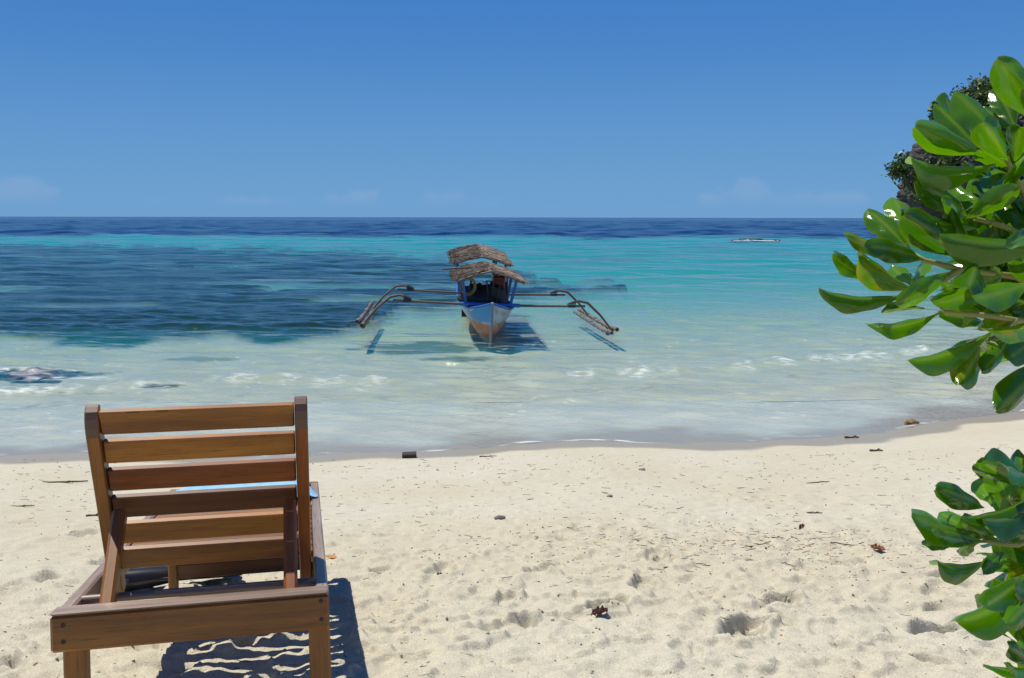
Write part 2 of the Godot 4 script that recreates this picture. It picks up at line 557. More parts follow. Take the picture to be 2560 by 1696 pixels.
# ---------------------------------------------------------------- setting
func build_beach() -> void:
	var rows := [-40.0, -20.0, -10.0, -5.0, -2.5, -1.0, 0.0, 0.6, 1.1, 1.4, 1.6, 1.75, 1.9]
	while rows[-1] < 13.2:
		rows.append(rows[-1] + maxf(0.0095, 0.0031 * rows[-1]))
	var cols := 640
	var mb := MB.new()
	var wetm := PackedByteArray()
	var n_tone := noise(51, 0.5, 3); var n_bed := noise(53, 0.5, 3); var n_speck := noise(52, 9.0, 2)
	for z in rows:
		var half: float = 0.75 * (absf(z) + 2.5) + (3.0 * (2.0 - z) if z < 2.0 else 0.0)
		for c in cols + 1:
			var k := 2.0 * c / cols - 1.0
			var x := half * (0.55 * k + 0.45 * k * k * k)
			var s: float = shore(x) - z
			var dry := smoothstep(0.46, 0.64, s + 0.22 * n_low.get_noise_2d(x * 0.8, z * 0.4))
			var t := n_tone.get_noise_2d(x, z)
			# dry coral sand, a little yellower where it is dug up
			var col := Color(0.535, 0.495, 0.39).lerp(Color(0.56, 0.54, 0.46), clampf(0.5 + 0.8 * t - 0.35 * rough_at(x, z), 0.0, 1.0))
			col *= 1.0 + 0.06 * n_speck.get_noise_2d(x, z)
			col = Color(0.28, 0.25, 0.19).lerp(Color(0.41, 0.43, 0.35) * (1.0 + 0.16 * n_bed.get_noise_2d(x * 1.5, z * 1.5)), smoothstep(0.2, 1.3, -s + 1.1 * n_bed.get_noise_2d(x * 1.2, z))).lerp(col, dry)
			mb.col = Color(col.r, col.g, col.b)
			mb.vert(Vector3(x, ground(x, z), -z))
			wetm.append(1 if dry < 0.4 else 0)
	var dry_i := PackedInt32Array(); var wet_i := PackedInt32Array()
	for r in rows.size() - 1:
		for c in cols:
			var a := r * (cols + 1) + c
			var b := a + cols + 1
			for q in [a, b, a + 1, a + 1, b, b + 1]:
				mb.i.append(q)
				if wetm[a]: wet_i.append(q)
				else: dry_i.append(q)
	mb.smooth()
	var am := ArrayMesh.new()
	mb.i = dry_i
	am.add_surface_from_arrays(Mesh.PRIMITIVE_TRIANGLES, mb.arrays())
	mb.i = wet_i
	am.add_surface_from_arrays(Mesh.PRIMITIVE_TRIANGLES, mb.arrays())
	am.surface_set_material(0, M.sand)
	am.surface_set_material(1, M.wet_sand)
	var o := obj("beach", am, null)
	tag(o, "pale coral sand beach sloping down to the water", "beach", "", "structure")

func build_sea_floor() -> void:
	var rows := [13.1]
	while rows[-1] < 175.0:
		rows.append(rows[-1] * 1.009)
	var cols := 300
	var mb := MB.new()
	var n_t := noise(53, 0.5, 3); var n_w := noise(54, 2.2, 3)
	for z in rows:
		for c in cols + 1:
			var k := 2.0 * c / cols - 1.0
			var x: float = 0.85 * (z + 2.0) * k
			var w := weed(x, z)
			var y := land(x, z) + 0.012 * n_t.get_noise_2d(x, z)
			if y > 0.5 * land(-10.0, z) - 10.0 and w > 0.0:
				# weed stands up to just under low water
				y = lerpf(y, maxf(y + 0.02, -0.155 + 0.02 * n_w.get_noise_2d(x, z)), w * smoothstep(19.6, 22.5, z))
			var sandc := Color(0.41, 0.43, 0.35) * (1.0 + 0.16 * n_t.get_noise_2d(x * 1.5, z * 1.5))
			var weedc := Color(0.004, 0.012, 0.012).lerp(Color(0.016, 0.026, 0.016), clampf(0.5 + n_w.get_noise_2d(x, z), 0.0, 1.0))
			var col := sandc.lerp(weedc, w)
			mb.col = Color(col.r, col.g, col.b)
			mb.vert(Vector3(x, y, -z))
	for r in rows.size() - 1:
		for c in cols:
			var a := r * (cols + 1) + c
			var b := a + cols + 1
			mb.tri(a, b, a + 1); mb.tri(a + 1, b, b + 1)
	mb.smooth()
	var o := obj("sea_floor", mb.mesh(), M.sea_floor)
	tag(o, "sandy lagoon floor with dark weed beds under clear water", "sea floor", "", "structure")

func build_sea() -> void:
	var rows := [8.2]
	while rows[-1] < 30000.0:
		var z: float = rows[-1]
		rows.append(z * (1.0034 if z < 24.0 else (1.0055 if z < 140.0 else (1.009 if z < 700.0 else 1.05))))
	var cols := 430
	var mb := MB.new()
	var deep := PackedByteArray()
	var n_d := noise(55, 0.012, 3)
	for r in rows.size():
		var z: float = rows[r]
		var dz: float = z * (0.0034 if z < 24.0 else 0.0055 if z < 140.0 else (0.009 if z < 700.0 else 0.05))
		var half: float = 0.78 * (z + 2.5)
		var dx := 2.0 * half / cols * 0.62
		for c in cols + 1:
			var k := 2.0 * c / cols - 1.0
			var x := half * (0.62 * k + 0.38 * k * k * k)
			var y := wave(x, z, dx, minf(dz, 5.0)) if z < 3500.0 else 0.0
			var g := n_d.get_noise_2d(x * 0.6, z)
			# deep water: patches of greener and bluer water
			mb.col = Color(1.0, 1.45, 1.12).lerp(Color(1, 1, 1), clampf(0.55 + 1.4 * g, 0.0, 1.0))
			mb.vert(Vector3(x, y, -z))
			deep.append(1 if z > 126.0 + 30.0 * g + 26.0 * n_wide.get_noise_2d(x * 0.45, z * 1.1) else 0)
	var li := PackedInt32Array(); var di := PackedInt32Array()
	for r in rows.size() - 1:
		for c in cols:
			var a := r * (cols + 1) + c
			var b := a + cols + 1
			for q in [a, b, a + 1, a + 1, b, b + 1]:
				mb.i.append(q)
				if deep[a]: di.append(q)
				else: li.append(q)
	mb.smooth()
	var am := ArrayMesh.new()
	mb.i = li
	am.add_surface_from_arrays(Mesh.PRIMITIVE_TRIANGLES, mb.arrays())
	mb.i = di
	am.add_surface_from_arrays(Mesh.PRIMITIVE_TRIANGLES, mb.arrays())
	am.surface_set_material(0, M.clear_water)
	am.surface_set_material(1, M.deep_water)
	var o := obj("sea", am, null)
	tag(o, "rippled sea surface, clear in the lagoon and deep blue beyond", "sea", "", "structure")
	# the body of the lagoon's water: it takes up and scatters light along the way through it
	var fv := FogVolume.new()
	fv.name = "lagoon_water"
	fv.shape = RenderingServer.FOG_VOLUME_SHAPE_BOX
	fv.size = Vector3(420.0, 2.4, 142.0)
	fv.position = Vector3(0.0, -1.338, -81.2)
	var fm := FogMaterial.new()
	fm.density = 0.26
	fm.albedo = lin(0.01, 0.82, 0.72)
	fv.material = fm
	add_child(fv)
	tag(fv, "turquoise body of clear lagoon water over the sand", "water", "", "structure")

# ---------------------------------------------------------------- islet
func bush(called: String, at: Vector3, r: Vector3, leaves: int, label: String, size: float, lean := Vector3.ZERO) -> void:
	var o := base(called, Transform3D(Basis(), at), label, "bush", "bushes on the rocky islet")
	var tb := MB.new()
	var tops := []
	for k in 7:
		var d := Vector3(rng.randf_range(-1, 1), rng.randf_range(0.0, 1.0), rng.randf_range(-1, 1)) * r * 0.75 + lean * 0.5
		tops.append(d)
		tube(tb, [lean * -1.0 + Vector3(0, -r.y * 1.1, 0), d * 0.45 + Vector3(0, -r.y * 0.2, 0), d], [0.09, 0.06, 0.02], 5)
	obj("trunk", tb.mesh(), M.dark_bark, o)
	var cb := MB.new()
	for k in 11:
		tops.append(Vector3(rng.randf_range(-1, 1), rng.randf_range(-0.9, 0.9), rng.randf_range(-1, 1)).normalized() * r * rng.randf_range(0.4, 1.0))
	for k in leaves:
		var t: Vector3 = tops[rng.randi() % tops.size()]
		var p := t + Vector3(rng.randfn(), rng.randfn(), rng.randfn()) * r * 0.19
		var a := Vector3(rng.randfn(), rng.randfn(), rng.randfn()).normalized()
		var b := a.cross(Vector3(rng.randfn(), rng.randfn(), rng.randfn())).normalized()
		var s := size * rng.randf_range(0.8, 1.7)
		var g := rng.randf()
		cb.col = Color(0.04, 0.065, 0.014).lerp(Color(0.13, 0.18, 0.04), g)
		cb.flat([p - a * s, p + b * s * 0.4, p + a * s, p - b * s * 0.4], Vector3.UP)
	obj("crown", cb.mesh(), M.far_leaf, o)

func build_islet() -> void:
	var mb := MB.new()
	var na := noise(61, 0.16, 4); var nb := noise(62, 0.7, 3)
	var nu := 150; var nv := 90
	for j in nv + 1:
		var h := 15.0 * j / nv
		# undercut at the waterline, bulging above, drawing in to the top
		var rad := interp(h, [0.0, 1.0, 3.0, 5.0, 9.0, 12.0, 13.5, 15.0], [7.6, 7.3, 8.6, 9.6, 8.4, 6.6, 4.6, 0.0])
		for k in nu + 1:
			var a := TAU * (k % nu) / nu
			var d := Vector3(cos(a), 0, sin(a))
			var p := d * rad + Vector3(0, h, 0)
			var f := 1.6 * na.get_noise_3dv(p) + 0.75 * absf(nb.get_noise_3dv(p)) * 1.6
			mb.col = Color(0.030, 0.027, 0.027).lerp(Color(0.085, 0.075, 0.072), clampf(0.5 + 1.3 * nb.get_noise_3dv(p * 1.7), 0.0, 1.0))
			mb.vert(p + d * f * minf(rad * 0.3, 1.0) + Vector3(0, 0.4 * f, 0), d)
	for j in nv:
		for k in nu:
			var a := j * (nu + 1) + k
			var b := a + nu + 1
			mb.tri(a, a + 1, b); mb.tri(a + 1, b + 1, b)
	mb.smooth()
	var c := Vector3(48.9, -0.6, -95.0)
	var o := base("rock_islet", Transform3D(Basis(), c), "dark weathered rock islet rising from the sea behind the shrub", "rock")
	obj("rock", mb.mesh(), M.rock, o)
	bush("islet_bush", Vector3(46.4, 13.9, -93.0), Vector3(2.3, 2.0, 2.0), 1700, "round green bush topping the rocky islet", 0.24)
	bush("islet_bush", Vector3(50.2, 14.4, -92.0), Vector3(2.4, 2.3, 2.0), 1200, "tall bush at the picture edge on top of the rocky islet", 0.24)
	bush("islet_bush", Vector3(40.8, 11.7, -92.5), Vector3(1.0, 1.9, 0.9), 600, "thin sprig of a bush sticking up from the islet's seaward shoulder", 0.20, Vector3(-0.3, 0.4, 0))
	bush("islet_bush", Vector3(41.0, 9.4, -91.0), Vector3(1.9, 1.8, 1.4), 1100, "bush on the islet's shoulder below the thin sprig", 0.22)
	bush("islet_bush", Vector3(38.5, 6.4, -92.0), Vector3(1.9, 1.9, 1.4), 1500, "bush hanging from the islet's cliff out over the sea", 0.20, Vector3(-0.6, 0.2, 0))
	bush("islet_bush", Vector3(38.9, 4.6, -89.5), Vector3(1.3, 1.6, 0.9), 800, "low bush clinging to the islet's cliff face", 0.2)
	bush("islet_bush", Vector3(44.0, 11.0, -89.6), Vector3(2.4, 2.0, 1.4), 1400, "wide bush on the upper face of the rocky islet", 0.24)
	bush("islet_bush", Vector3(41.6, 7.4, -89.2), Vector3(1.9, 1.7, 1.2), 1100, "leafy bush midway up the islet's cliff face", 0.22)
	bush("islet_bush", Vector3(43.4, 13.0, -90.5), Vector3(2.0, 1.6, 1.4), 1100, "bush below the summit on the islet's seaward slope", 0.22)
	bush("islet_bush", Vector3(45.2, 8.2, -87.6), Vector3(2.4, 2.0, 1.3), 1200, "broad bush low on the islet's face behind the shrub", 0.24)
	# reef rock awash, far out
	var rb := MB.new()
	lump(rb, Vector3.ZERO, Vector3(2.0, 0.26, 1.0), noise(63, 0.9, 3), 0.9, 40, 16)
	rb.smooth()
	var rr := obj("reef_rock", rb.mesh(), mat("reef_rock", lin(0.02, 0.02, 0.02), 0.5))
	rr.position = Vector3(25.6, -0.08, -101.0)
	tag(rr, "low black reef rock awash with white water, far out near the horizon", "rock")
	rb = MB.new()
	lump(rb, Vector3.ZERO, Vector3(0.45, 0.09, 0.22), noise(64, 2.0, 3), 0.8, 30, 14)
	rb.smooth()
	rr = obj("shore_rock", rb.mesh(), mat("shore_rock", lin(0.035, 0.022, 0.018), 0.5))
	rr.position = Vector3(-7.75, -0.155, -15.15)
	tag(rr, "brown weedy rock barely awash in the shallows at far left", "rock")

# ---------------------------------------------------------------- boat
func hull_at(z: float) -> Array:
	# half breadth at the rail, rail height, keel height, half breadth at the paint line (z runs aft from the stem)
	var b := interp(z, [0.0, 0.12, 0.3, 0.6, 1.0, 1.6, 3.0, 5.0, 7.0, 8.4], [0.025, 0.12, 0.26, 0.42, 0.51, 0.55, 0.57, 0.56, 0.48, 0.30])
	var rail := interp(z, [0.0, 0.25, 0.6, 1.2, 3.0, 6.0, 8.4], [0.68, 0.60, 0.53, 0.52, 0.50, 0.52, 0.62])
	var keel := interp(z, [0.0, 0.15, 0.4, 1.0, 7.0, 8.4], [0.30, -0.16, -0.24, -0.27, -0.25, -0.05])
	var pl := b * interp(z, [0.0, 0.5, 1.0, 3.0, 8.4], [0.55, 0.60, 0.72, 0.84, 0.8])
	return [b, rail, keel, pl]

func build_boat() -> void:
	var xf := Transform3D(Basis(Vector3.UP, deg_to_rad(5.0)) * Basis(Vector3.BACK, deg_to_rad(-2.2)), Vector3(-0.42, 0.0, -18.85))
	var o := base("outrigger_boat", xf, "blue and white wooden outrigger boat with two thatched roofs, moored in the shallows", "boat")
	var zs := [0.0, 0.04, 0.12, 0.2, 0.3, 0.45, 0.6, 0.8, 1.0, 1.3, 1.6, 2.2, 3.0, 4.0, 5.0, 6.0, 7.0, 7.8, 8.4]
	var np := noise(71, 2.2, 3)
	# planking above the paint line, bottom below it, inside
	var top := MB.new(); var bot := MB.new(); var ins := MB.new()
	for side in [-1.0, 1.0]:
		for part in 2:
			var mb: MB = top if part == 0 else bot
			var s0 := mb.v.size()
			var rowsn := 7
			for z in zs:
				var q := hull_at(z)
				for k in rowsn + 1:
					var f := float(k) / rowsn
					var p: Vector3
					if part == 0:
						var y0: float = maxf(0.255, q[2] + 0.02)
						p = Vector3(side * lerpf(q[3], q[0], pow(f, 0.8)), lerpf(y0, q[1], f), -z)
					else:
						var y1: float = maxf(0.255, q[2] + 0.02)
						p = Vector3(side * q[3] * pow(f, 0.7), lerpf(q[2], y1, f), -z)
					var wear := np.get_noise_3dv(p * Vector3(1.0, 2.5, 1.0))
					if part == 0:
						if side < 0.0:
							mb.col = Color(0.04, 0.30, 0.58) if z < 0.9 else Color(0.30, 0.47, 0.60)
							mb.col = mb.col.lerp(Color(0.50, 0.55, 0.56), smoothstep(0.34, 0.46, wear))
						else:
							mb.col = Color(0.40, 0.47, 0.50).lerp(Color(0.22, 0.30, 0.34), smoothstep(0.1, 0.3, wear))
					else:
						mb.col = Color(0.44, 0.14, 0.05).lerp(Color(0.50, 0.26, 0.14), smoothstep(-0.1, 0.3, wear))
						if p.y < 0.02: mb.col = Color(0.05, 0.06, 0.06)
					mb.vert(p, Vector3(side, 0, 0), Vector2(z, p.y))
			for r in zs.size() - 1:
				for k in rowsn:
					var a := s0 + r * (rowsn + 1) + k
					var b := a + rowsn + 1
					if side > 0.0:
						mb.tri(a, a + 1, b); mb.tri(a + 1, b + 1, b)
					else:
						mb.tri(a, b, a + 1); mb.tri(a + 1, b, b + 1)
	top.smooth(); bot.smooth()
	for mb in [top, bot]:
		mb.i = mb.i
	var side_p := obj("side_planking", top.mesh(), M.paint, o)
	tag(side_p, "faded sky blue and white painted planks")
	tag(obj("bottom_planking", bot.mesh(), M.paint, o), "worn orange brown bottom paint")
	for side in [-1.0, 1.0]:
		var s0 := ins.v.size()
		for z in zs:
			var q := hull_at(z)
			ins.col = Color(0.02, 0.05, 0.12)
			ins.vert(Vector3(side * maxf(q[0] - 0.02, 0.004), q[1] - 0.003, -z - 0.02), Vector3(-side, 0, 0))
			ins.vert(Vector3(side * maxf(q[3] * 0.8 - 0.02, 0.002), 0.12, -z - 0.02), Vector3(-side, 0, 0))
			ins.vert(Vector3(0, 0.10, -z - 0.02), Vector3.UP)
		for r in zs.size() - 1:
			for k in 2:
				var a := s0 + r * 3 + k
				var b := a + 3
				if side < 0.0:
					ins.tri(a, b, a + 1); ins.tri(a + 1, b, b + 1)
				else:
					ins.tri(a, a + 1, b); ins.tri(a + 1, b + 1, b)
	ins.smooth()
	obj("inner_hull", ins.mesh(), M.plain, o)
	# rails along both sides, the stem post
	for side in [-1.0, 1.0]:
		var pts := []; var rr := []
		for z in zs:
			var q := hull_at(z)
			pts.append(Vector3(side * q[0], q[1], -z)); rr.append(0.024)
		tag(obj("gunwale", tubemesh(pts, rr, 6), M.boat_blue, o), "bright blue rail")
	var stem := MB.new()
	cbox(stem, Transform3D(Basis(Vector3.RIGHT, 0.10), Vector3(0, 0.48, -0.02)), Vector3(0.06, 0.46, 0.09), 0.012)
	tube(stem, [Vector3(0, 0.30, 0.01), Vector3(0, 0.05, -0.06), Vector3(0, -0.16, -0.17), Vector3(0, -0.27, -0.5)], [0.026, 0.026, 0.03, 0.03], 6)
	obj("stem_post", stem.mesh(), mat("stem_paint", lin(0.16, 0.22, 0.27), 0.6), o)
	# thwart and bulkhead of dark boards
	var dk: Material = mat("dark_board", lin(0.018, 0.022, 0.035), 0.8)
	for z in [1.5, 2.7, 4.4, 6.2]:
		var q := hull_at(z)
		var th := obj("thwart", boxmesh(Vector3(q[0] * 1.6, 0.03, 0.22), 0.005), dk, o)
		th.position = Vector3(0, 0.40, -z)
	var bk := obj("bulkhead", boxmesh(Vector3(1.0, 0.55, 0.03), 0.006), dk, o)
	bk.position = Vector3(0, 0.38, -2.9)
	# booms, their bent end arms and the lashings
	for z in [0.72, 3.65]:
		var bm := obj("boom", tubemesh([Vector3(-2.0, 0.63, -z), Vector3(-0.7, 0.60, -z), Vector3(0.7, 0.60, -z), Vector3(2.0, 0.63, -z)], [0.024, 0.028, 0.028, 0.024], 8), M.grey_wood, o)
		if z < 1.0:
			var blue := tubemesh([Vector3(-0.62, 0.60, -z), Vector3(0.62, 0.60, -z)], [0.042, 0.042], 8)
			tag(obj("painted_sleeve", blue, M.boat_blue, bm), "blue painted middle of the boom")
		for side in [-1.0, 1.0]:
			var e := 0.012 * rng.randfn()
			obj("outrigger_arm", tubemesh([Vector3(side * 1.62, 0.665, -z), Vector3(side * 1.86, 0.725 + e, -z), Vector3(side * 2.05, 0.70, -z), Vector3(side * 2.32, 0.46, -z + 0.02), Vector3(side * 2.48, 0.27, -z + 0.05), Vector3(side * 2.56, 0.17, -z + 0.1)], [0.018, 0.029, 0.030, 0.026, 0.022, 0.018], 7), M.grey_wood, o)
			var lash := MB.new()
			for k in 5:
				var x: float = side * (1.66 + 0.03 * k)
				var hy := 0.705 + 0.012 * k
				tube(lash, [Vector3(x, 0.592, -z), Vector3(x + 0.01, 0.61, -z - 0.034), Vector3(x + 0.02, hy - 0.02, -z - 0.032), Vector3(x + 0.02, hy, -z), Vector3(x + 0.01, hy - 0.02, -z + 0.032), Vector3(x, 0.61, -z + 0.034), Vector3(x, 0.592, -z)], [0.01, 0.01, 0.01, 0.01, 0.01, 0.01, 0.01], 4)
			obj("lashing", lash.mesh(), M.rope, bm)
	for side in [-1.0, 1.0]:
		for k in 2:
			var x: float = side * ((2.60 if side < 0.0 else 2.52) + 0.085 * k)
			var y := 0.07 + 0.085 * k
			var pts := []; var rr := []
			for q in 15:
				pts.append(Vector3(x, y + 0.012 * sin(q * 1.7) + 0.10 * pow(maxf(0.0, (6.0 - q) / 6.0), 2.0) * 0.6, -0.35 - q * 0.36 + 0.12 * k)); rr.append(0.043 if q % 2 == 0 else 0.039)
			var fl := obj("float_pole", tubemesh(pts, rr, 9), M.bamboo, o)
			var end_disc := obj("dark_end_disc", tubemesh([pts[0] + Vector3(0, 0, 0.001), pts[0] + Vector3(0, 0, 0.004)], [0.034, 0.034], 9), M.plug, fl)  # solid dark disc, painted shade for the inside of the bamboo
			end_disc.set_meta("label", "dark disc painted as the shade in the bamboo end")
			for q in 9:
				var zz := -0.75 - q * 0.5
				obj("lashing", tubemesh([Vector3(x, y, zz), Vector3(x, y, zz - 0.07)], [0.048, 0.048], 9), M.rope, fl)
	# cabin posts and thatched roofs
	for p in [[-0.47, -0.58, 1.0, 1.12], [0.43, 0.56, 1.0, 1.10], [-0.50, -0.58, 2.2, 1.15], [0.46, 0.56, 2.2, 1.13], [-0.50, -0.60, 3.3, 1.17], [0.47, 0.58, 3.3, 1.15],
		[-0.50, -0.60, 4.3, 1.33], [0.30, 0.30, 4.4, 1.40], [0.50, 0.60, 4.3, 1.33], [-0.45, -0.58, 6.9, 1.5], [0.45, 0.58, 6.9, 1.5]]:
		var m := MB.new()
		var a := Vector3(p[0], 0.48, -p[2]); var b := Vector3(p[1], p[3], -p[2] + 0.02)
		var up := (b - a).normalized()
		cbox(m, Transform3D(Basis(up.cross(Vector3.BACK).normalized(), up, Vector3.BACK), (a + b) * 0.5), Vector3(0.06, (b - a).length(), 0.05), 0.006)
		obj("post", m.mesh(), M.boat_blue, o)
	for rf in [[0.75, 3.35, 1.30, 1.36, 1.08, 1.13, 0.69], [4.05, 7.1, 1.46, 1.66, 1.27, 1.46, 0.68]]:
		var core := MB.new()
		core.col = Color(0.13, 0.10, 0.078)
		for side in [-1.0, 1.0]:
			var r0 := Vector3(0, rf[2], -rf[0]); var r1 := Vector3(0, rf[3], -rf[1])
			var e0 := Vector3(side * rf[6], rf[4], -rf[0]); var e1 := Vector3(side * rf[6], rf[5], -rf[1])
			var dn := Vector3(0, -0.035, 0)
			for q in 4:
				# a slope that steepens towards the eave
				var f0 := q / 4.0; var f1 := (q + 1) / 4.0
				var a0 := Vector3(e0.x * f0, lerpf(r0.y, e0.y, pow(f0, 1.35)), e0.z); var b0 := Vector3(e0.x * f1, lerpf(r0.y, e0.y, pow(f1, 1.35)), e0.z)
				var a1 := Vector3(e1.x * f0, lerpf(r1.y, e1.y, pow(f0, 1.35)), e1.z); var b1 := Vector3(e1.x * f1, lerpf(r1.y, e1.y, pow(f1, 1.35)), e1.z)
				core.flat([a0, b0, b1, a1], Vector3.UP)
				core.flat([a0 + dn, b0 + dn, b1 + dn, a1 + dn], Vector3.DOWN)
				core.flat([a0, b0, b0 + dn, a0 + dn], Vector3.BACK)
				core.flat([a1, b1, b1 + dn, a1 + dn], Vector3.FORWARD)
			core.flat([e0, e1, e1 + dn, e0 + dn], Vector3(side, 0, 0))
		var roof := obj("roof", core.mesh(), M.thatch, o)
		# palm strips laid down the slope, ragged at the eaves
		var st := MB.new()
		for k in 1500:
			var side := -1.0 if rng.randf() < 0.5 else 1.0
			var u := rng.randf(); var w := rng.randf()
			var z := -lerpf(rf[0] - 0.03, rf[1], u)
			var ry := lerpf(rf[2], rf[3], u); var ey := lerpf(rf[4], rf[5], u)
			var len_ := rng.randf_range(0.16, 0.36)
			var a := Vector3(side * rf[6] * w, lerpf(ry, ey, pow(w, 1.35)) + 0.006 + rng.randf() * 0.026, z)
			var dirn := Vector3(side * rf[6], ey - ry, rng.randfn() * 0.45).normalized()
			var b := a + dirn * minf(len_, (1.08 - w) * rf[6] + rng.randf() * 0.10) + Vector3(0, rng.randfn() * 0.012, 0)
			var g := rng.randf()
			st.col = Color(0.105, 0.078, 0.062).lerp(Color(0.38, 0.30, 0.245), g * g)
			tube(st, [a, b], [0.010, 0.006], 3, false)
		obj("thatch", st.mesh(), M.thatch, roof)
		# battens: front edge poles and a ridge pole
		for side in [-1.0, 1.0]:
			obj("edge_pole", tubemesh([Vector3(0, rf[2] - 0.01, -rf[0] + 0.03), Vector3(side * rf[6] * 0.5, lerpf(rf[2], rf[4], 0.392) - 0.012, -rf[0] + 0.03), Vector3(side * (rf[6] + 0.02), rf[4] - 0.02, -rf[0] + 0.03)], [0.02, 0.02, 0.018], 6), M.bamboo, roof)
			obj("eave_pole", tubemesh([Vector3(side * (rf[6] + 0.01), rf[4] + 0.02, -rf[0] + 0.05), Vector3(side * (rf[6] + 0.01), rf[5] + 0.02, -rf[1])], [0.02, 0.018], 6), M.bamboo, roof)
	var pole := obj("cross_pole", tubemesh([Vector3(-0.98, 1.235, -2.0), Vector3(-0.4, 1.29, -2.0), Vector3(0.3, 1.27, -2.05)], [0.022, 0.02, 0.02], 6), M.grey_wood, o)
	pole.set_meta("label", "pole sticking out under the front roof")
	obj("rudder", boxmesh(Vector3(0.04, 0.6, 0.3), 0.01), dk, o).position = Vector3(0, 0.1, -8.5)
	# what lies aboard
	var coil := MB.new()
	for k in 5:
		var ring := []; var rr := []
		for q in 17:
			var a := TAU * q / 16
			ring.append(Vector3(cos(a) * (0.13 + 0.01 * k), sin(a) * (0.15 + 0.01 * k), 0.02 * k)); rr.append(0.014)
		tube(coil, ring, rr, 5, false)
	var co := obj("rope_coil", coil.mesh(), mat("straw_rope", lin(0.30, 0.22, 0.09), 0.85))
	co.transform = xf * Transform3D(Basis(), Vector3(-0.44, 0.93, -1.35))
	tag(co, "yellowish rope coil hung on the boat's front post", "rope")
	var can := base("fuel_can", xf * Transform3D(Basis(Vector3.UP, 0.3), Vector3(0.30, 0.78, -2.45)), "dark red plastic fuel can under the boat's front roof", "fuel can")
	var red: Material = mat("red_plastic", lin(0.20, 0.012, 0.015), 0.4)
	obj("can_body", boxmesh(Vector3(0.26, 0.32, 0.18), 0.03), red, can).position.y = 0.16
	obj("can_handle", tubemesh([Vector3(-0.07, 0.31, 0), Vector3(-0.05, 0.36, 0), Vector3(0.05, 0.36, 0), Vector3(0.07, 0.31, 0)], [0.013, 0.013, 0.013, 0.013], 6), red, can)
	obj("can_cap", tubemesh([Vector3(0.09, 0.31, 0), Vector3(0.10, 0.36, 0)], [0.03, 0.03], 8), M.plug, can)
	var shelf := obj("cargo_crate", boxmesh(Vector3(0.42, 0.38, 0.34), 0.01), dk)
	shelf.transform = xf * Transform3D(Basis(), Vector3(0.30, 0.59, -2.45))
	tag(shelf, "dark wooden crate carrying the red fuel can aboard the boat", "crate")
	var heap := MB.new()
	heap.col = Color(0.022, 0.03, 0.05)
	lump(heap, Vector3.ZERO, Vector3(0.44, 0.30, 0.5), noise(72, 2.6, 3), 0.7, 26, 14)
	heap.smooth()
	var hp := obj("tarpaulin", heap.mesh(), M.plain)
	hp.transform = xf * Transform3D(Basis(), Vector3(-0.12, 0.66, -1.9))
	tag(hp, "dark blue tarpaulin heaped in the boat under the front roof", "tarpaulin")
	var bx := obj("foam_box", boxmesh(Vector3(0.30, 0.16, 0.22), 0.012), mat("foam_box", lin(0.5, 0.5, 0.45), 0.7))
	bx.transform = xf * Transform3D(Basis(Vector3.UP, 0.15), Vector3(0.33, 1.03, -2.85))
	tag(bx, "pale foam box stowed high under the boat's front roof", "box")
	var cr2 := obj("cargo_crate", boxmesh(Vector3(0.40, 0.54, 0.30), 0.01), dk)
	cr2.transform = xf * Transform3D(Basis(), Vector3(0.33, 0.675, -2.84))
	tag(cr2, "tall dark crate under the pale foam box aboard the boat", "crate")
	var eng := base("boat_engine", xf * Transform3D(Basis(), Vector3(-0.35, 0.55, -2.4)), "small dark engine at the side of the boat's cabin", "engine")
	obj("engine_block", boxmesh(Vector3(0.26, 0.30, 0.32), 0.03), dk, eng).position.y = 0.15
	obj("flywheel", tubemesh([Vector3(-0.18, 0.2, 0), Vector3(-0.13, 0.2, 0)], [0.12, 0.12], 14), M.rubber, eng)
	obj("exhaust_pipe", tubemesh([Vector3(0.02, 0.3, -0.05), Vector3(0.02, 0.46, -0.05), Vector3(-0.05, 0.5, -0.05)], [0.022, 0.022, 0.022], 7), M.dark_bark, eng)
	for k in 3:
		var pd := base("paddle", xf * Transform3D(Basis(Vector3.RIGHT, 0.12) * Basis(Vector3.BACK, 0.10 - 0.12 * k), Vector3(0.02 + 0.07 * k, 0.42, -1.35 - 0.05 * k)), ["leftmost of three dark poles standing in the boat's bow", "middle of three dark poles standing in the boat's bow", "rightmost of three dark poles standing in the boat's bow"][k], "pole", "dark poles standing in the boat")
		obj("shaft", tubemesh([Vector3.ZERO, Vector3(0, 0.62, 0)], [0.016, 0.014], 6), M.dark_bark, pd)
		obj("grip", tubemesh([Vector3(-0.05, 0.63, 0), Vector3(0.05, 0.63, 0)], [0.014, 0.014], 6), M.dark_bark, pd)

# ---------------------------------------------------------------- lounger
func board(called: String, parent: Node, size: Vector3, at: Vector3, m: String, bev := 0.005, b := Basis()) -> MeshInstance3D:
	var o := obj(called, boxmesh(size, bev), M[m], parent)
	o.transform = Transform3D(b, at)
	return o

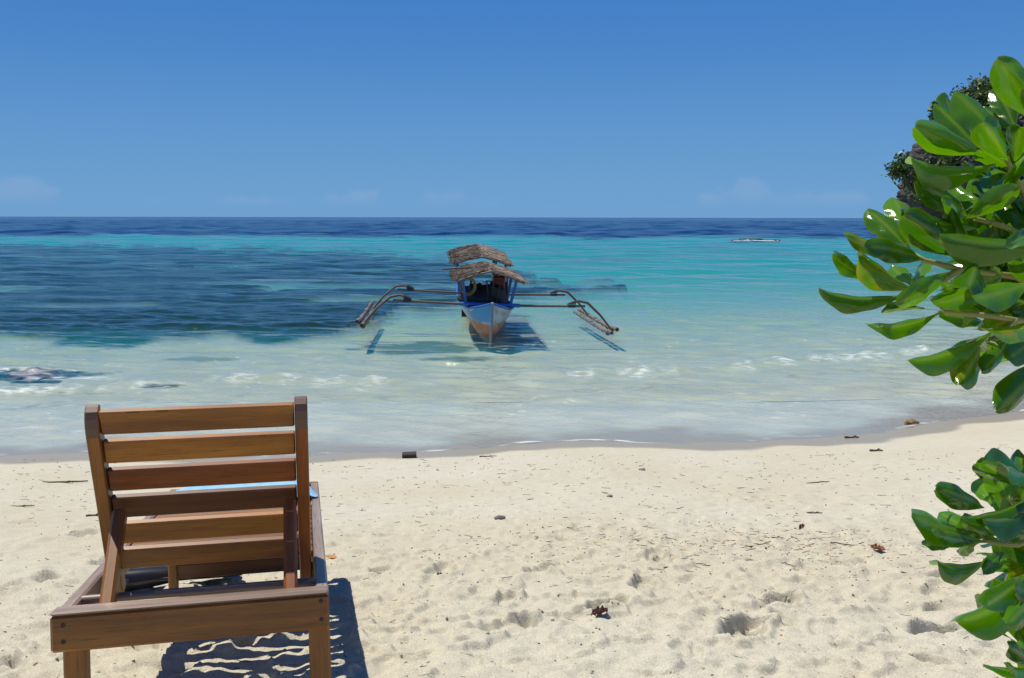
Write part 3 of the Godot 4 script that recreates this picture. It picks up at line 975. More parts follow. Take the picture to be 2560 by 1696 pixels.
func build_lounger() -> void:
	var o := base("sun_lounger", lounger_at, "varnished wooden slatted sun lounger with its back raised, on the sand", "sun lounger")
	# frame
	var head := board("head_rail", o, Vector3(0.70, 0.094, 0.045), Vector3(0, -0.047, -0.0225), "teak_brown", 0.007)
	for p in [[-0.318, -0.024], [-0.318, -0.066], [0.328, -0.016], [0.328, -0.066]]:
		var d := obj("screw_plug", tubemesh([Vector3.ZERO, Vector3(0, 0, 0.0016)], [0.0062, 0.0058], 9), M.plug, head)
		d.position = Vector3(p[0], p[1] + 0.047, 0.0222)
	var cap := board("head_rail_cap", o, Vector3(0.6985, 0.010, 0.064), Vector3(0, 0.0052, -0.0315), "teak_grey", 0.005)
	cap.set_meta("label", "rounded top edge of the head rail, weathered grey with sky sheen painted in")
	for s in [-1.0, 1.0]:
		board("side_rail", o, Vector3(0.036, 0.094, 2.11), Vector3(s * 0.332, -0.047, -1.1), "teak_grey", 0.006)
	board("foot_rail", o, Vector3(0.70, 0.094, 0.04), Vector3(0, -0.047, -2.178), "teak_brown", 0.006)
	board("foot_stretcher", o, Vector3(0.62, 0.066, 0.022), Vector3(0, -0.368, -2.06), "teak_dark", 0.004)
	for p in [[-0.304, -0.075], [0.322, -0.075], [-0.325, -2.06], [0.325, -2.06]]:
		var w := 0.058 if p[1] > -1.0 else 0.042
		board("leg", o, Vector3(w, 0.47, 0.05), Vector3(p[0] if p[1] < -1.0 else p[0], -0.329, p[1]), "teak_brown", 0.006)
	# seat: slats across the side rails
	for k in 15:
		var z := -0.66 - k * 0.1
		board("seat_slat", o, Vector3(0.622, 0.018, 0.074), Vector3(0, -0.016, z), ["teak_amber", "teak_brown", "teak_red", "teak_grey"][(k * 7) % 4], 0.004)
	for s in [-1.0, 1.0]:
		board("seat_ledge", o, Vector3(0.022, 0.03, 1.6), Vector3(s * 0.299, -0.0405, -1.34), "teak_dark", 0.003)
	# backrest
	var th := 1.0702
	var bk := Node3D.new()
	bk.name = "backrest"
	o.add_child(bk)
	bk.transform = Transform3D(Basis(Vector3.RIGHT, PI / 2 - th), Vector3(0.003, -0.0778, -0.514))
	# here y runs up along the backrest and +z is its rear face, which the camera sees
	for s in [-1.0, 1.0]:
		var mb := MB.new()
		var prof := [Vector2(0.0, 0.014), Vector2(0.588, 0.014), Vector2(0.616, 0.010), Vector2(0.640, 0.0), Vector2(0.656, -0.014), Vector2(0.663, -0.032), Vector2(0.663, -0.046), Vector2(0.0, -0.046)]
		var x0: float = s * 0.2845 - 0.0185; var x1 := x0 + 0.037
		var bv := 0.003
		var eg := MB.new()
		for k in prof.size():
			var a: Vector2 = prof[k]; var b: Vector2 = prof[(k + 1) % prof.size()]
			var nrm := Vector3(0, (a.y - b.y), (b.x - a.x))
			if nrm.dot(Vector3(0, (a.x + b.x) * 0.5 - 0.34, (a.y + b.y) * 0.5 + 0.026)) < 0.0: nrm = -nrm
			(eg if k >= 1 and k <= 5 else mb).flat([Vector3(x0 + bv, a.x, a.y), Vector3(x1 - bv, a.x, a.y), Vector3(x1 - bv, b.x, b.y), Vector3(x0 + bv, b.x, b.y)], nrm, [Vector2(a.x, 0.1), Vector2(a.x, 0.137), Vector2(b.x, 0.137), Vector2(b.x, 0.1)])
		for e in [[x0, x0 + bv, -1.0], [x1, x1 - bv, 1.0]]:
			var inner := []; var uvs := []; var outer := []
			for q in prof:
				var w: Vector2 = Vector2(0.34, -0.026) + (q - Vector2(0.34, -0.026)) * Vector2(0.992, 0.88)
				inner.append(Vector3(e[0], w.x, w.y)); uvs.append(Vector2(w.x, w.y + 0.3)); outer.append(Vector3(e[1], q.x, q.y))
			mb.flat(inner, Vector3(e[2], 0, 0), uvs)
			for k in prof.size():
				var k2 := (k + 1) % prof.size()
				mb.flat([inner[k], inner[k2], outer[k2], outer[k]], Vector3(e[2], 0, 0) + (outer[k] - Vector3(e[1], 0.34, -0.026)) * 0.2, [uvs[k], uvs[k2], uvs[k2], uvs[k]])
		var post := obj("back_post", mb.mesh(), M["teak_brown" if s < 0 else "teak_red"], bk)
		tag(obj("end_grain", eg.mesh(), M.end_grain, post), "dark rounded end grain on top of the post")
	var tones := ["teak_brown", "teak_amber", "teak_red", "teak_dark", "teak_amber", "teak_brown"]
	for k in 6:
		var s := 0.6594 - k * 0.0985 - 0.0372
		board("back_slat", bk, Vector3(0.530, 0.0744, 0.024), Vector3(0.0, s, -0.014), tones[k], 0.004)
	# props and the round bar they hook on
	for x in [-0.234, 0.247]:
		var a := Vector3(x, 0.205, -0.325); var b := Vector3(x, -0.045, -0.088)
		var up := (a - b).normalized()
		var pr := board("prop", o, Vector3(0.038, (a - b).length(), 0.046), (a + b) * 0.5, "teak_red" if x > 0 else "teak_brown", 0.008, Basis(Vector3.RIGHT, up, Vector3.RIGHT.cross(up)))
		pr.set_meta("label", "wooden prop holding up the backrest")
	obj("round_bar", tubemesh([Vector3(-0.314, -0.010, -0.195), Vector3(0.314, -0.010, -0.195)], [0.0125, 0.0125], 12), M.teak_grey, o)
	board("notch_block", o, Vector3(0.022, 0.03, 0.34), Vector3(-0.302, -0.066, -0.25), "teak_red", 0.004)
	board("notch_block", o, Vector3(0.022, 0.03, 0.34), Vector3(0.302, -0.066, -0.25), "teak_red", 0.004)
	# cloth at the foot end
	var nw := noise(81, 6.0, 3); var n2 := noise(82, 1.7, 2)
	var mb := MB.new()
	var nx := 70; var nz := 44
	for j in nz + 1:
		for k in nx + 1:
			var u := float(k) / nx; var w := float(j) / nz
			var x := -0.31 + (0.62 + 0.05 * (1.0 - smoothstep(0.2, 0.4, w)) - 0.03 * smoothstep(0.0, 0.12, absf(w - 0.55))) * u + 0.02 * n2.get_noise_2d(w * 3.0, 7.0)
			var z := -1.68 - 0.45 * w - 0.03 * n2.get_noise_2d(u * 3.0, 2.0) - 0.05 * u * (w - 0.5)
			var edge := minf(minf(u, 1.0 - u) * 7.0, minf(w, 1.0 - w) * 6.0)
			var y := 0.006 + 0.016 * smoothstep(0.0, 0.6, edge) + 0.014 * absf(nw.get_noise_2d(x * 1.2, z * 1.2)) * smoothstep(0.0, 1.0, edge)
			y += 0.022 * exp(-pow((w - 0.86) / 0.07, 2.0)) * smoothstep(0.0, 0.3, u)
			y += 0.040 * exp(-pow((u - 0.93) / 0.05, 2.0)) * exp(-pow((w - 0.12) / 0.12, 2.0))
			if x > 0.35:
				y -= (x - 0.35) * 0.6
			mb.vert(Vector3(x, y, z), Vector3.UP, Vector2(x, z))
	for j in nz:
		for k in nx:
			var a := j * (nx + 1) + k
			var b := a + nx + 1
			mb.tri(a, b, a + 1); mb.tri(a + 1, b, b + 1)
	mb.smooth()
	var cl := obj("beach_cloth", mb.mesh(), M.cotton_blue)
	cl.transform = lounger_at
	tag(cl, "crumpled light blue cotton cloth lying on the lounger's foot end", "cloth")
	# fins on the sand under the foot end
	var spots := [[-0.33, -2.22, 0.45, "nearer of two black swim fins on the sand past the lounger's foot"], [-0.36, -2.50, 0.30, "farther of two black swim fins on the sand past the lounger's foot"]]
	for sp in spots:
		var at := lounger_at * Vector3(sp[0], -0.45, sp[1])
		at.y = ground(at.x, -at.z) + 0.015
		var f := base("swim_fin", Transform3D(Basis(Vector3.UP, sp[2]) * Basis(Vector3.RIGHT, -0.06), at), sp[3], "swim fin", "black swim fins on the sand")
		var bl := MB.new()
		var outline := [Vector2(-0.06, 0.045), Vector2(0.05, 0.06), Vector2(0.20, 0.095), Vector2(0.29, 0.105), Vector2(0.30, 0.05), Vector2(0.285, 0.0), Vector2(0.30, -0.05), Vector2(0.29, -0.105), Vector2(0.20, -0.095), Vector2(0.05, -0.06), Vector2(-0.06, -0.045)]
		var up := []; var dn := []
		for q in outline:
			up.append(Vector3(q.x, 0.034 - 0.02 * q.x, q.y)); dn.append(Vector3(q.x, 0.026 - 0.02 * q.x, q.y))
		var mid_u := Vector3(0.14, 0.034, 0); var mid_d := Vector3(0.14, 0.024, 0)
		for k in outline.size():
			var k2 := (k + 1) % outline.size()
			bl.flat([mid_u, up[k], up[k2]], Vector3.UP)
			bl.flat([mid_d, dn[k], dn[k2]], Vector3.DOWN)
			bl.flat([up[k], up[k2], dn[k2], dn[k]], up[k] - mid_u)
		obj("blade", bl.mesh(), M.rubber, f)
		for s in [-1.0, 1.0]:
			obj("rib", tubemesh([Vector3(-0.10, 0.045, s * 0.045), Vector3(0.05, 0.04, s * 0.064), Vector3(0.29, 0.034, s * 0.104)], [0.012, 0.012, 0.006], 6), M.rubber, f)
			var ch := MB.new()
			cbox(ch, Transform3D(Basis(Vector3.UP, s * 0.6), Vector3(-0.02, 0.100, s * 0.03)), Vector3(0.05, 0.004, 0.010), 0.001)
			tag(obj("chevron", ch.mesh(), M.white_rubber, f), "white chevron mark")
		var pk := MB.new()
		var s0 := 0
		for j in 9:
			var t := float(j) / 8
			var x := lerpf(-0.24, 0.04, t)
			var r := Vector2(0.05 + 0.006 * sin(t * PI), lerpf(0.052, 0.03, t * t))
			for q in 13:
				var a := TAU * q / 12
				pk.vert(Vector3(x, 0.05 + sin(a) * r.y, cos(a) * r.x), Vector3(0, sin(a), cos(a)))
		for j in 8:
			for q in 12:
				var a := j * 13 + q
				pk.tri(a, a + 1, a + 13); pk.tri(a + 1, a + 14, a + 13)
		pk.smooth()
		obj("foot_pocket", pk.mesh(), M.rubber, f)
		obj("heel_strap", tubemesh([Vector3(-0.22, 0.06, 0.05), Vector3(-0.30, 0.075, 0.035), Vector3(-0.32, 0.08, 0.0), Vector3(-0.30, 0.075, -0.035), Vector3(-0.22, 0.06, -0.05)], [0.009, 0.011, 0.011, 0.011, 0.009], 6), M.rubber, f)

# ---------------------------------------------------------------- shrub by the camera
var spots := noise(98, 0.8, 3)

func leaf_mesh(axis: Vector3, nrm: Vector3, length: float, width: float, bend: float, fold: float, tone: float, curl := 0.0) -> ArrayMesh:
	var mb := MB.new()
	var y := axis.normalized()
	var x := y.cross(nrm).normalized()
	var z := x.cross(y)
	var nl := 16; var nw_ := 8
	var wob := rng.randf() * TAU
	var old := 0.7 if rng.randf() < 0.05 else 0.05
	for j in nl + 1:
		var u := float(j) / nl
		var hw_ := width * 0.5 * maxf(pow(sin(PI * pow(minf(u * 0.985 + 0.004, 1.0), 1.55)), 0.62), 0.05 * (1.0 - u))
		var mid := y * length * u + z * length * bend * (4.0 * u * (1.0 - u)) + z * length * curl * u * u
		for k in nw_ + 1:
			var v := 2.0 * k / nw_ - 1.0
			var av := absf(v)
			var p := mid + x * v * hw_ * (1.0 - 0.10 * av * fold) - z * hw_ * fold * pow(av, 1.7) + z * 0.0018 * sin(u * 17.0 + wob + v * 2.0) * av
			# the midrib stands out as a paler ridge
			if k == nw_ / 2: p -= z * 0.0012
			var rib := exp(-pow(v * hw_ / 0.0017, 2.0)) if u < 0.93 else 0.0
			var stalk := 1.0 - smoothstep(0.0, 0.22, u)
			var c := Color(0.036, 0.135, 0.005).lerp(Color(0.115, 0.30, 0.008), tone)
			c = c.lerp(Color(0.26, 0.36, 0.07), maxf(rib * 0.5, stalk * 0.4))
			c = c.lerp(Color(0.20, 0.28, 0.03), smoothstep(0.9, 1.0, av) * 0.4 + smoothstep(0.93, 1.0, u) * 0.5)
			c = c.lerp(Color(0.30, 0.27, 0.02), old * smoothstep(0.1, 0.5, spots.get_noise_2d(u * 3.0 + wob * 9.0, v * 1.5) + 0.25))
			mb.col = c
			mb.vert(p, z, Vector2(u, 0.5 + 0.5 * v))
	for j in nl:
		for k in nw_:
			var a := j * (nw_ + 1) + k
			var b := a + nw_ + 1
			mb.tri(a, b, a + 1); mb.tri(a + 1, b, b + 1)
	mb.smooth()
	return mb.mesh()

func build_shrub() -> void:
	var root := Vector3(1.22, ground(1.22, 1.75) - 0.03, -1.75)
	var o := base("beach_shrub", Transform3D(Basis(), root), "glossy green big-leaved beach shrub reaching in from the picture's edge", "shrub")
	var eye := Vector3(0, SEA, 0)
	var trunk := [Vector3.ZERO, Vector3(-0.02, 0.35, 0.03), Vector3(-0.06, 0.7, 0.0), Vector3(-0.12, 1.05, 0.02), Vector3(-0.16, 1.25, 0.03)]
	obj("trunk", tubemesh(trunk, [0.035, 0.03, 0.026, 0.02, 0.014], 8), M.bark, o)
	for s in STEMS:
		var pts := []; var rr := []
		for k in s.size():
			pts.append(s[k] - root); rr.append(lerpf(0.0062, 0.0034, float(k) / (s.size() - 1)))
		# joined to the trunk outside the picture
		var j: Vector3 = pts[0]
		if j.x > -0.4 and (j.x > -0.36 or j.y > 0.0):
			var h := clampf(j.y - 0.25, 0.2, 1.2)
			pts.push_front(Vector3(-0.02 - 0.1 * h, h, 0.02)); rr.push_front(0.014)
		obj("stem", tubemesh(pts, rr, 7), M.bark, o)
		# withered flower stalks at the tips
		var e: Vector3 = pts[-1]
		for k in 3:
			var d := Vector3(rng.randf_range(-1, 0.3), rng.randf_range(-0.2, 1.0), rng.randf_range(-0.2, 1)).normalized() * 0.022
			obj("flower_stalk", tubemesh([e, e + d * 0.6, e + d + Vector3(0, -0.004, 0)], [0.0016, 0.0014, 0.0008], 5), M.bark, o)
	var cnt := 0
	for l in LEAVES:
		var b := Vector3(l[0], l[1], l[2]); var t := Vector3(l[3], l[4], l[5])
		var ax := t - b
		var to := (eye - (b + t) * 0.5).normalized()
		to = (to - ax.normalized() * to.dot(ax.normalized())).normalized()
		var up := ax.normalized().cross(to).normalized()
		if up.y < 0.0: up = -up
		var a := deg_to_rad(l[7] + rng.randf_range(-6.0, 6.0))
		var nrm := to * cos(a) + up * sin(a)
		var w: float = minf(l[6] / maxf(cos(a), 0.6), 0.08) * 1.18
		var lf := obj("leaf", leaf_mesh(ax, nrm, ax.length(), w, l[8] * (1.0 if absf(l[7]) < 70 else 0.5), rng.randf_range(0.15, 0.5) if rng.randf() < 0.6 else rng.randf_range(0.6, 0.95), rng.randf(), rng.randf_range(-0.07, 0.05)), M.leaf, o)
		lf.position = b - root
		cnt += 1
	# leaves farther back in the bush and past the picture's edge
	for k in 300:
		var s: Array = STEMS[rng.randi() % STEMS.size()]
		var q := rng.randf()
		var p: Vector3 = s[0].lerp(s[-1], q * 0.6) + Vector3(rng.randf_range(-0.02, 0.14), rng.randf_range(-0.10, 0.12), rng.randf_range(-0.18, -0.02))
		var ax := Vector3(rng.randf_range(-0.8, 0.5), rng.randf_range(-0.4, 0.9), rng.randf_range(-0.7, 0.6)).normalized() * rng.randf_range(0.11, 0.15)
		var nrm := Vector3(rng.randf_range(-0.5, 0.5), 0.8, rng.randf_range(0.0, 0.9)).normalized()
		var tipu := (p.x + ax.x) / -(p.z + ax.z)
		var sl := (p.y - SEA) / -p.z; var st := (p.y + ax.y - SEA) / -(p.z + ax.z)
		if tipu < 0.45 or p.x / -p.z < 0.465 or (sl < -0.15 and sl > -0.27) or (st < -0.15 and st > -0.27) or (st < -0.27 and tipu < 0.50): continue
		var lf := obj("leaf", leaf_mesh(ax, nrm, ax.length(), rng.randf_range(0.04, 0.055), rng.randf_range(-0.08, 0.06), rng.randf_range(0.15, 0.45), rng.randf()), M.leaf, o)
		lf.position = p - root

# ---------------------------------------------------------------- things on the sand
func set_down(o: Node3D, x: float, z: float, up := 0.0) -> void:
	o.position = Vector3(x, ground(x, z) + up, -z)

func build_litter() -> void:
	var nb := noise(91, 9.0, 2)
	var bl := obj("driftwood_block", boxmesh(Vector3(0.14, 0.055, 0.09), 0.006), mat("wet_wood", lin(0.028, 0.014, 0.010), 0.6))
	set_down(bl, -1.01, 9.1, 0.02)
	bl.rotation = Vector3(0.08, 0.1, 0.03)
	tag(bl, "dark brown block of wood at the water's edge", "driftwood")
	# fallen leaves: x, z, length, turn, colour, label
	var dead := [[0.36, 3.69, 0.075, 0.3, Color(0.075, 0.018, 0.014), "dark red-brown curled dead leaf in a footprint in the foreground"],
		[-0.36, 4.55, 0.05, 1.2, Color(0.10, 0.018, 0.016), "small dark red dead leaf on the sand nearest the lounger's right"],
		[1.96, 4.88, 0.075, 2.6, Color(0.30, 0.12, 0.04), "tan curled dead leaf among twigs near the lower shrub leaves"],
		[1.74, 5.49, 0.06, 0.9, Color(0.16, 0.045, 0.02), "rusty brown crumpled dead leaf beyond the tan curled one"],
		[-0.98, 4.96, 0.07, -0.1, Color(0.48, 0.20, 0.03), "flat orange dead leaf beside the lounger's side rail"]]
	for d in dead:
		var m := mat("dead_leaf", lin(d[4].r, d[4].g, d[4].b), 0.6)
		m.backlight_enabled = true; m.backlight = Color(0.35, 0.2, 0.1)
		var big: float = 0.15 if d[5].begins_with("flat") else 0.75
		var mb := MB.new()
		var nl := 14; var nw_ := 8
		var mids := []
		for side in [0.0, 0.0016]:
			for j in nl + 1:
				var u := float(j) / nl
				var hw_: float = d[2] * 0.30 * pow(sin(PI * clampf(u, 0.02, 0.98)), 0.8)
				for k in nw_ + 1:
					var v := 2.0 * k / nw_ - 1.0
					var y: float = big * hw_ * v * v * 1.1 + big * 0.25 * d[2] * pow(u - 0.4, 2.0) * 4.0 * 0.4 + 0.25 * d[2] * big * nb.get_noise_2d(u * 5.0, v + d[0] * 7.0)
					mb.vert(Vector3((u - 0.5) * d[2], y + side, v * hw_ * (1.0 - 0.25 * big)), Vector3.UP)
		for side in 2:
			var off := side * (nl + 1) * (nw_ + 1)
			for j in nl:
				for k in nw_:
					var a := off + j * (nw_ + 1) + k
					var b := a + nw_ + 1
					mb.tri(a, b, a + 1); mb.tri(a + 1, b, b + 1)
		mb.smooth()
		var lo := base("dead_leaf", Transform3D(), d[5], "dead leaf", "dead leaves on the sand")
		set_down(lo, d[0], d[1], 0.010)
		lo.rotation = Vector3(rng.randf_range(-0.25, 0.25), d[3], rng.randf_range(-0.2, 0.2))
		obj("blade", mb.mesh(), m, lo)
		obj("stalk", tubemesh([Vector3(-d[2] * 0.5, 0.003, 0), Vector3(-d[2] * 0.8, 0.008, 0.004)], [0.0012, 0.0009], 5), m, lo)
	# twigs one can pick out
	var twigs := [[1.98, 5.99, 0.10, 0.1, 0.006, "short thick grey twig beyond the rusty dead leaf"], [3.71, 10.1, 0.16, 0.1, 0.013, "dark stick on the sand close to the water on the far right"], [3.55, 9.0, 0.13, 0.0, 0.012, "brown stick nearer than the dark one by the far right water"],
		[2.41, 7.24, 0.20, 0.25, 0.006, "thin crooked twig lying alone on the mid beach"], [-3.69, 7.6, 0.36, 0.1, 0.010, "long thin dark twig left of the lounger near the water"], [-0.23, 9.0, 0.17, 0.05, 0.006, "thin twig by the water just right of the wooden block"],
		[1.35, 5.0, 0.20, 0.5, 0.004, "branched dry twig in the line of plant litter, nearer one"], [1.86, 5.05, 0.18, -0.4, 0.004, "branched dry twig beside the tan curled leaf"], [-3.5, 6.55, 0.17, 0.15, 0.006, "dark twig with a weed tuft left of the lounger"], [-2.85, 6.27, 0.12, 0.2, 0.008, "short black twig at the lounger's left post"]]
	var tm := mat("twig", lin(0.07, 0.05, 0.035), 0.85)
	for t in twigs:
		var to := base("twig", Transform3D(), t[5], "twig", "twigs on the sand")
		set_down(to, t[0], t[1], t[4] * 0.7)
		to.rotation = Vector3(0, t[3], 0.02)
		var pts := []; var rr := []
		for k in 7:
			pts.append(Vector3((k / 6.0 - 0.5) * t[2], 0.25 * t[4] * sin(k * 1.9) + 0.12 * (0.5 - k / 6.0) * -0.0, t[2] * 0.07 * nb.get_noise_2d(k * 0.35, t[0] * 3.0)))
			rr.append(t[4] * (1.0 - 0.5 * k / 6.0))
		obj("shaft", tubemesh(pts, rr, 6), tm, to)
		obj("side_shoot", tubemesh([pts[3], pts[3] + Vector3(t[2] * 0.15, t[4] * 2.0, t[2] * 0.12), pts[3] + Vector3(t[2] * 0.26, t[4] * 1.0, t[2] * 0.22)], [t[4] * 0.5, t[4] * 0.4, t[4] * 0.2], 5), tm, to)
	# coral bits, and a splash of sandy water shaped as a brown lump
	var corals := [[-0.08, 5.83, 0.020, "grey coral fragment lying on the middle of the beach"], [1.12, 7.9, 0.019, "pale grey coral chunk halfway up to the water"], [0.7, 6.58, 0.014, "small dark coral bit nearer than the pale chunk"], [4.72, 10.95, 0.055, "splash of sandy water modelled as a brown lump in the wash at the water's edge on the right"]]
	for c in corals:
		var mb := MB.new()
		lump(mb, Vector3.ZERO, Vector3(c[2] * 1.5, c[2] * 0.7, c[2]), noise(int(c[0] * 100) + 500, 22.0, 3), 0.9, 16, 10)
		mb.smooth()
		var col := lin(0.16, 0.15, 0.14) if c[2] < 0.05 else lin(0.20, 0.13, 0.06)
		var co := obj("coral_fragment" if c[2] < 0.05 else "sandy_splash", mb.mesh(), mat("coral", col, 0.9))
		set_down(co, c[0], c[1], c[2] * 0.3)
		tag(co, c[3], "coral" if c[2] < 0.05 else "splash")
	# plant crumbs nobody could count
	var mb2 := MB.new()
	for k in 2800:
		var z: float; var x: float
		if k < 700:
			# the drift line
			z = 5.0 + 0.35 * rng.randfn(); x = 1.45 + 0.75 * rng.randfn()
		else:
			z = 2.6 + 6.4 * pow(rng.randf(), 0.75); x = rng.randf_range(-0.65, 0.65) * (z + 1.0)
		if shore(x) - z < 0.35: continue
		var y := ground(x, z)
		var g := rng.randf()
		var l := (rng.randf_range(0.004, 0.012) if g < 0.66 else rng.randf_range(0.02, 0.06)) * (0.75 + z * 0.07)
		mb2.col = [Color(0.06, 0.045, 0.03), Color(0.16, 0.11, 0.06), Color(0.40, 0.22, 0.06), Color(0.035, 0.03, 0.03), Color(0.22, 0.20, 0.15)][rng.randi() % 5]
		var b := Basis(Vector3.UP, rng.randf_range(-0.6, 0.6) if g > 0.66 else rng.randf() * TAU) * Basis(Vector3.BACK, rng.randf_range(-0.25, 0.25))
		var wd := l * 0.55 if g < 0.66 else rng.randf_range(0.002, 0.0042) * (0.75 + z * 0.07)
		cbox(mb2, Transform3D(b, Vector3(x, y + wd * 0.3, -z)), Vector3(l, wd * 0.7, wd), wd * 0.3)
	tag(obj("plant_litter", mb2.mesh(), M.plain), "crumbs of dry leaf, bark and weed strewn over the sand", "litter", "", "stuff")
	# crumbled lumps of sand
	var gm := MB.new()
	gm.col = Color(0.50, 0.44, 0.33)
	lump(gm, Vector3.ZERO, Vector3(1.0, 0.7, 0.9), noise(93, 0.9, 2), 0.5, 8, 6)
	gm.smooth()
	var mm := MultiMesh.new()
	mm.transform_format = MultiMesh.TRANSFORM_3D
	mm.mesh = gm.mesh()
	var places := []
	var tries := 0
	while places.size() < 1500 and tries < 30000:
		tries += 1
		var z := 2.5 + 4.4 * pow(rng.randf(), 1.5)
		var x := rng.randf_range(-0.65, 0.65) * (z + 0.8)
		if rng.randf() > rough_at(x, z) * (0.25 + 1.6 * maxf(0.0, n_mid.get_noise_2d(x * 0.4, z * 0.4))): continue
		var r := 0.003 + 0.007 * pow(rng.randf(), 3.0)
		places.append(Transform3D(Basis.from_euler(Vector3(rng.randf() * 0.6, rng.randf() * TAU, rng.randf() * 0.6)).scaled(Vector3(r, r, r)), Vector3(x, ground(x, z) - r * 0.15, -z)))
	mm.instance_count = places.size()
	for k in places.size():
		mm.set_instance_transform(k, places[k])
	var mi := MultiMeshInstance3D.new()
	mi.name = "sand_clods"
	mi.multimesh = mm
	mi.material_override = M.sand
	add_child(mi)
	tag(mi, "small crumbled clods of dry sand in the trodden foreground", "sand", "", "stuff")

func build_foam() -> void:
	var gm := MB.new()
	lump(gm, Vector3.ZERO, Vector3(1.0, 0.55, 1.0), noise(94, 0.9, 2), 0.2, 7, 4)
	gm.smooth()
	var places := []
	var nf := noise(95, 1.6, 3)
	var add := func(x: float, z: float, r: float) -> void:
		var y := maxf(wave(x, z, 0.05, 0.05), land(x, z)) + r * 0.1
		places.append(Transform3D(Basis(Vector3.UP, rng.randf() * TAU).scaled(Vector3(r * rng.randf_range(1.0, 2.4), r * 0.7, r)), Vector3(x, y, -z)))
	# white water on the reef rock and the shore rock
	for q in 700:
		add.call(25.6 + rng.randfn() * 0.8, 100.2 + rng.randfn() * 0.5, rng.randf_range(0.05, 0.13))
	var mm := MultiMesh.new()
	mm.transform_format = MultiMesh.TRANSFORM_3D
	mm.mesh = gm.mesh()
	mm.instance_count = places.size()
	for k in places.size():
		mm.set_instance_transform(k, places[k])
	var mi := MultiMeshInstance3D.new()
	mi.name = "reef_foam"
	mi.multimesh = mm
	mi.material_override = M.foam_bubble
	add_child(mi)
	tag(mi, "white water breaking over the far reef rock", "foam", "", "stuff")
	# thin sheets of foam riding on the small breakers and the edge of the wash
	var mb := MB.new()
	var n2 := noise(96, 0.9, 4); var n3 := noise(97, 3.5, 3)
	var nx := 420; var nz := 230
	for j in nz + 1:
		for k in nx + 1:
			var x := -10.0 + 21.0 * k / nx
			var z := shore(x) - 0.12 + 8.4 * pow(float(j) / nz, 1.3)
			var d := 0.0
			var grain := smoothstep(-0.25, 0.45, n3.get_noise_2d(x, z * 2.4))
			for r in RIDGES:
				var xs: Array = r[0]
				if r[2] < 0.065 or x < xs[0] - 1.2 or x > xs[-1] + 1.2: continue
				var z0 := interp(x, xs, r[1]) + 0.25 * n_low.get_noise_2d(x * 0.7, r[1][0])
				var fade := smoothstep(xs[0] - 1.2, xs[0] + 0.5, x) * (1.0 - smoothstep(xs[-1] - 0.5, xs[-1] + 1.2, x))
				d += 0.55 * fade * exp(-pow((z - z0 + 0.14) / 0.26, 2.0)) * smoothstep(-0.2, 0.4, n2.get_noise_2d(x * 1.1, z0)) * grain
			var e := z - shore(x) - 0.05 - 0.13 * n2.get_noise_2d(x * 1.3, 5.0)
			d += 0.6 * exp(-pow(e / 0.03, 2.0)) * smoothstep(-0.1, 0.5, n2.get_noise_2d(x * 0.9, 40.0)) * smoothstep(-0.5, 0.2, n3.get_noise_2d(x, z))
			var net := absf(n2.get_noise_2d(x * 1.0 + 30.0, z * 1.8))
			d += 0.22 * (1.0 - smoothstep(0.0, 0.05, net)) * smoothstep(-0.1, 0.3, n_mask.get_noise_2d(x * 0.7, z * 0.7)) * grain * smoothstep(0.3, 1.0, e)
			d += 0.75 * exp(-pow((x + 8.5) / 0.9, 2.0) - pow((z - 14.75) / 0.16, 2.0)) * grain + 0.6 * exp(-pow((x + 6.7) / 0.6, 2.0) - pow((z - 13.9) / 0.2, 2.0)) * grain
			mb.col = Color(1, 1, 1, clampf(d, 0.0, 0.8))
			mb.vert(Vector3(x, maxf(wave(x, z, 0.05, 0.055), land(x, z)) + 0.004, -z))
	for j in nz:
		for k in nx:
			var a := j * (nx + 1) + k
			var b := a + nx + 1
			if mb.c[a].a + mb.c[b].a + mb.c[a + 1].a + mb.c[b + 1].a > 0.06:
				mb.tri(a, b, a + 1); mb.tri(a + 1, b, b + 1)
	mb.smooth()
	tag(obj("sea_foam", mb.mesh(), M.foam), "white foam on the small breakers and along the wash", "foam", "", "stuff")

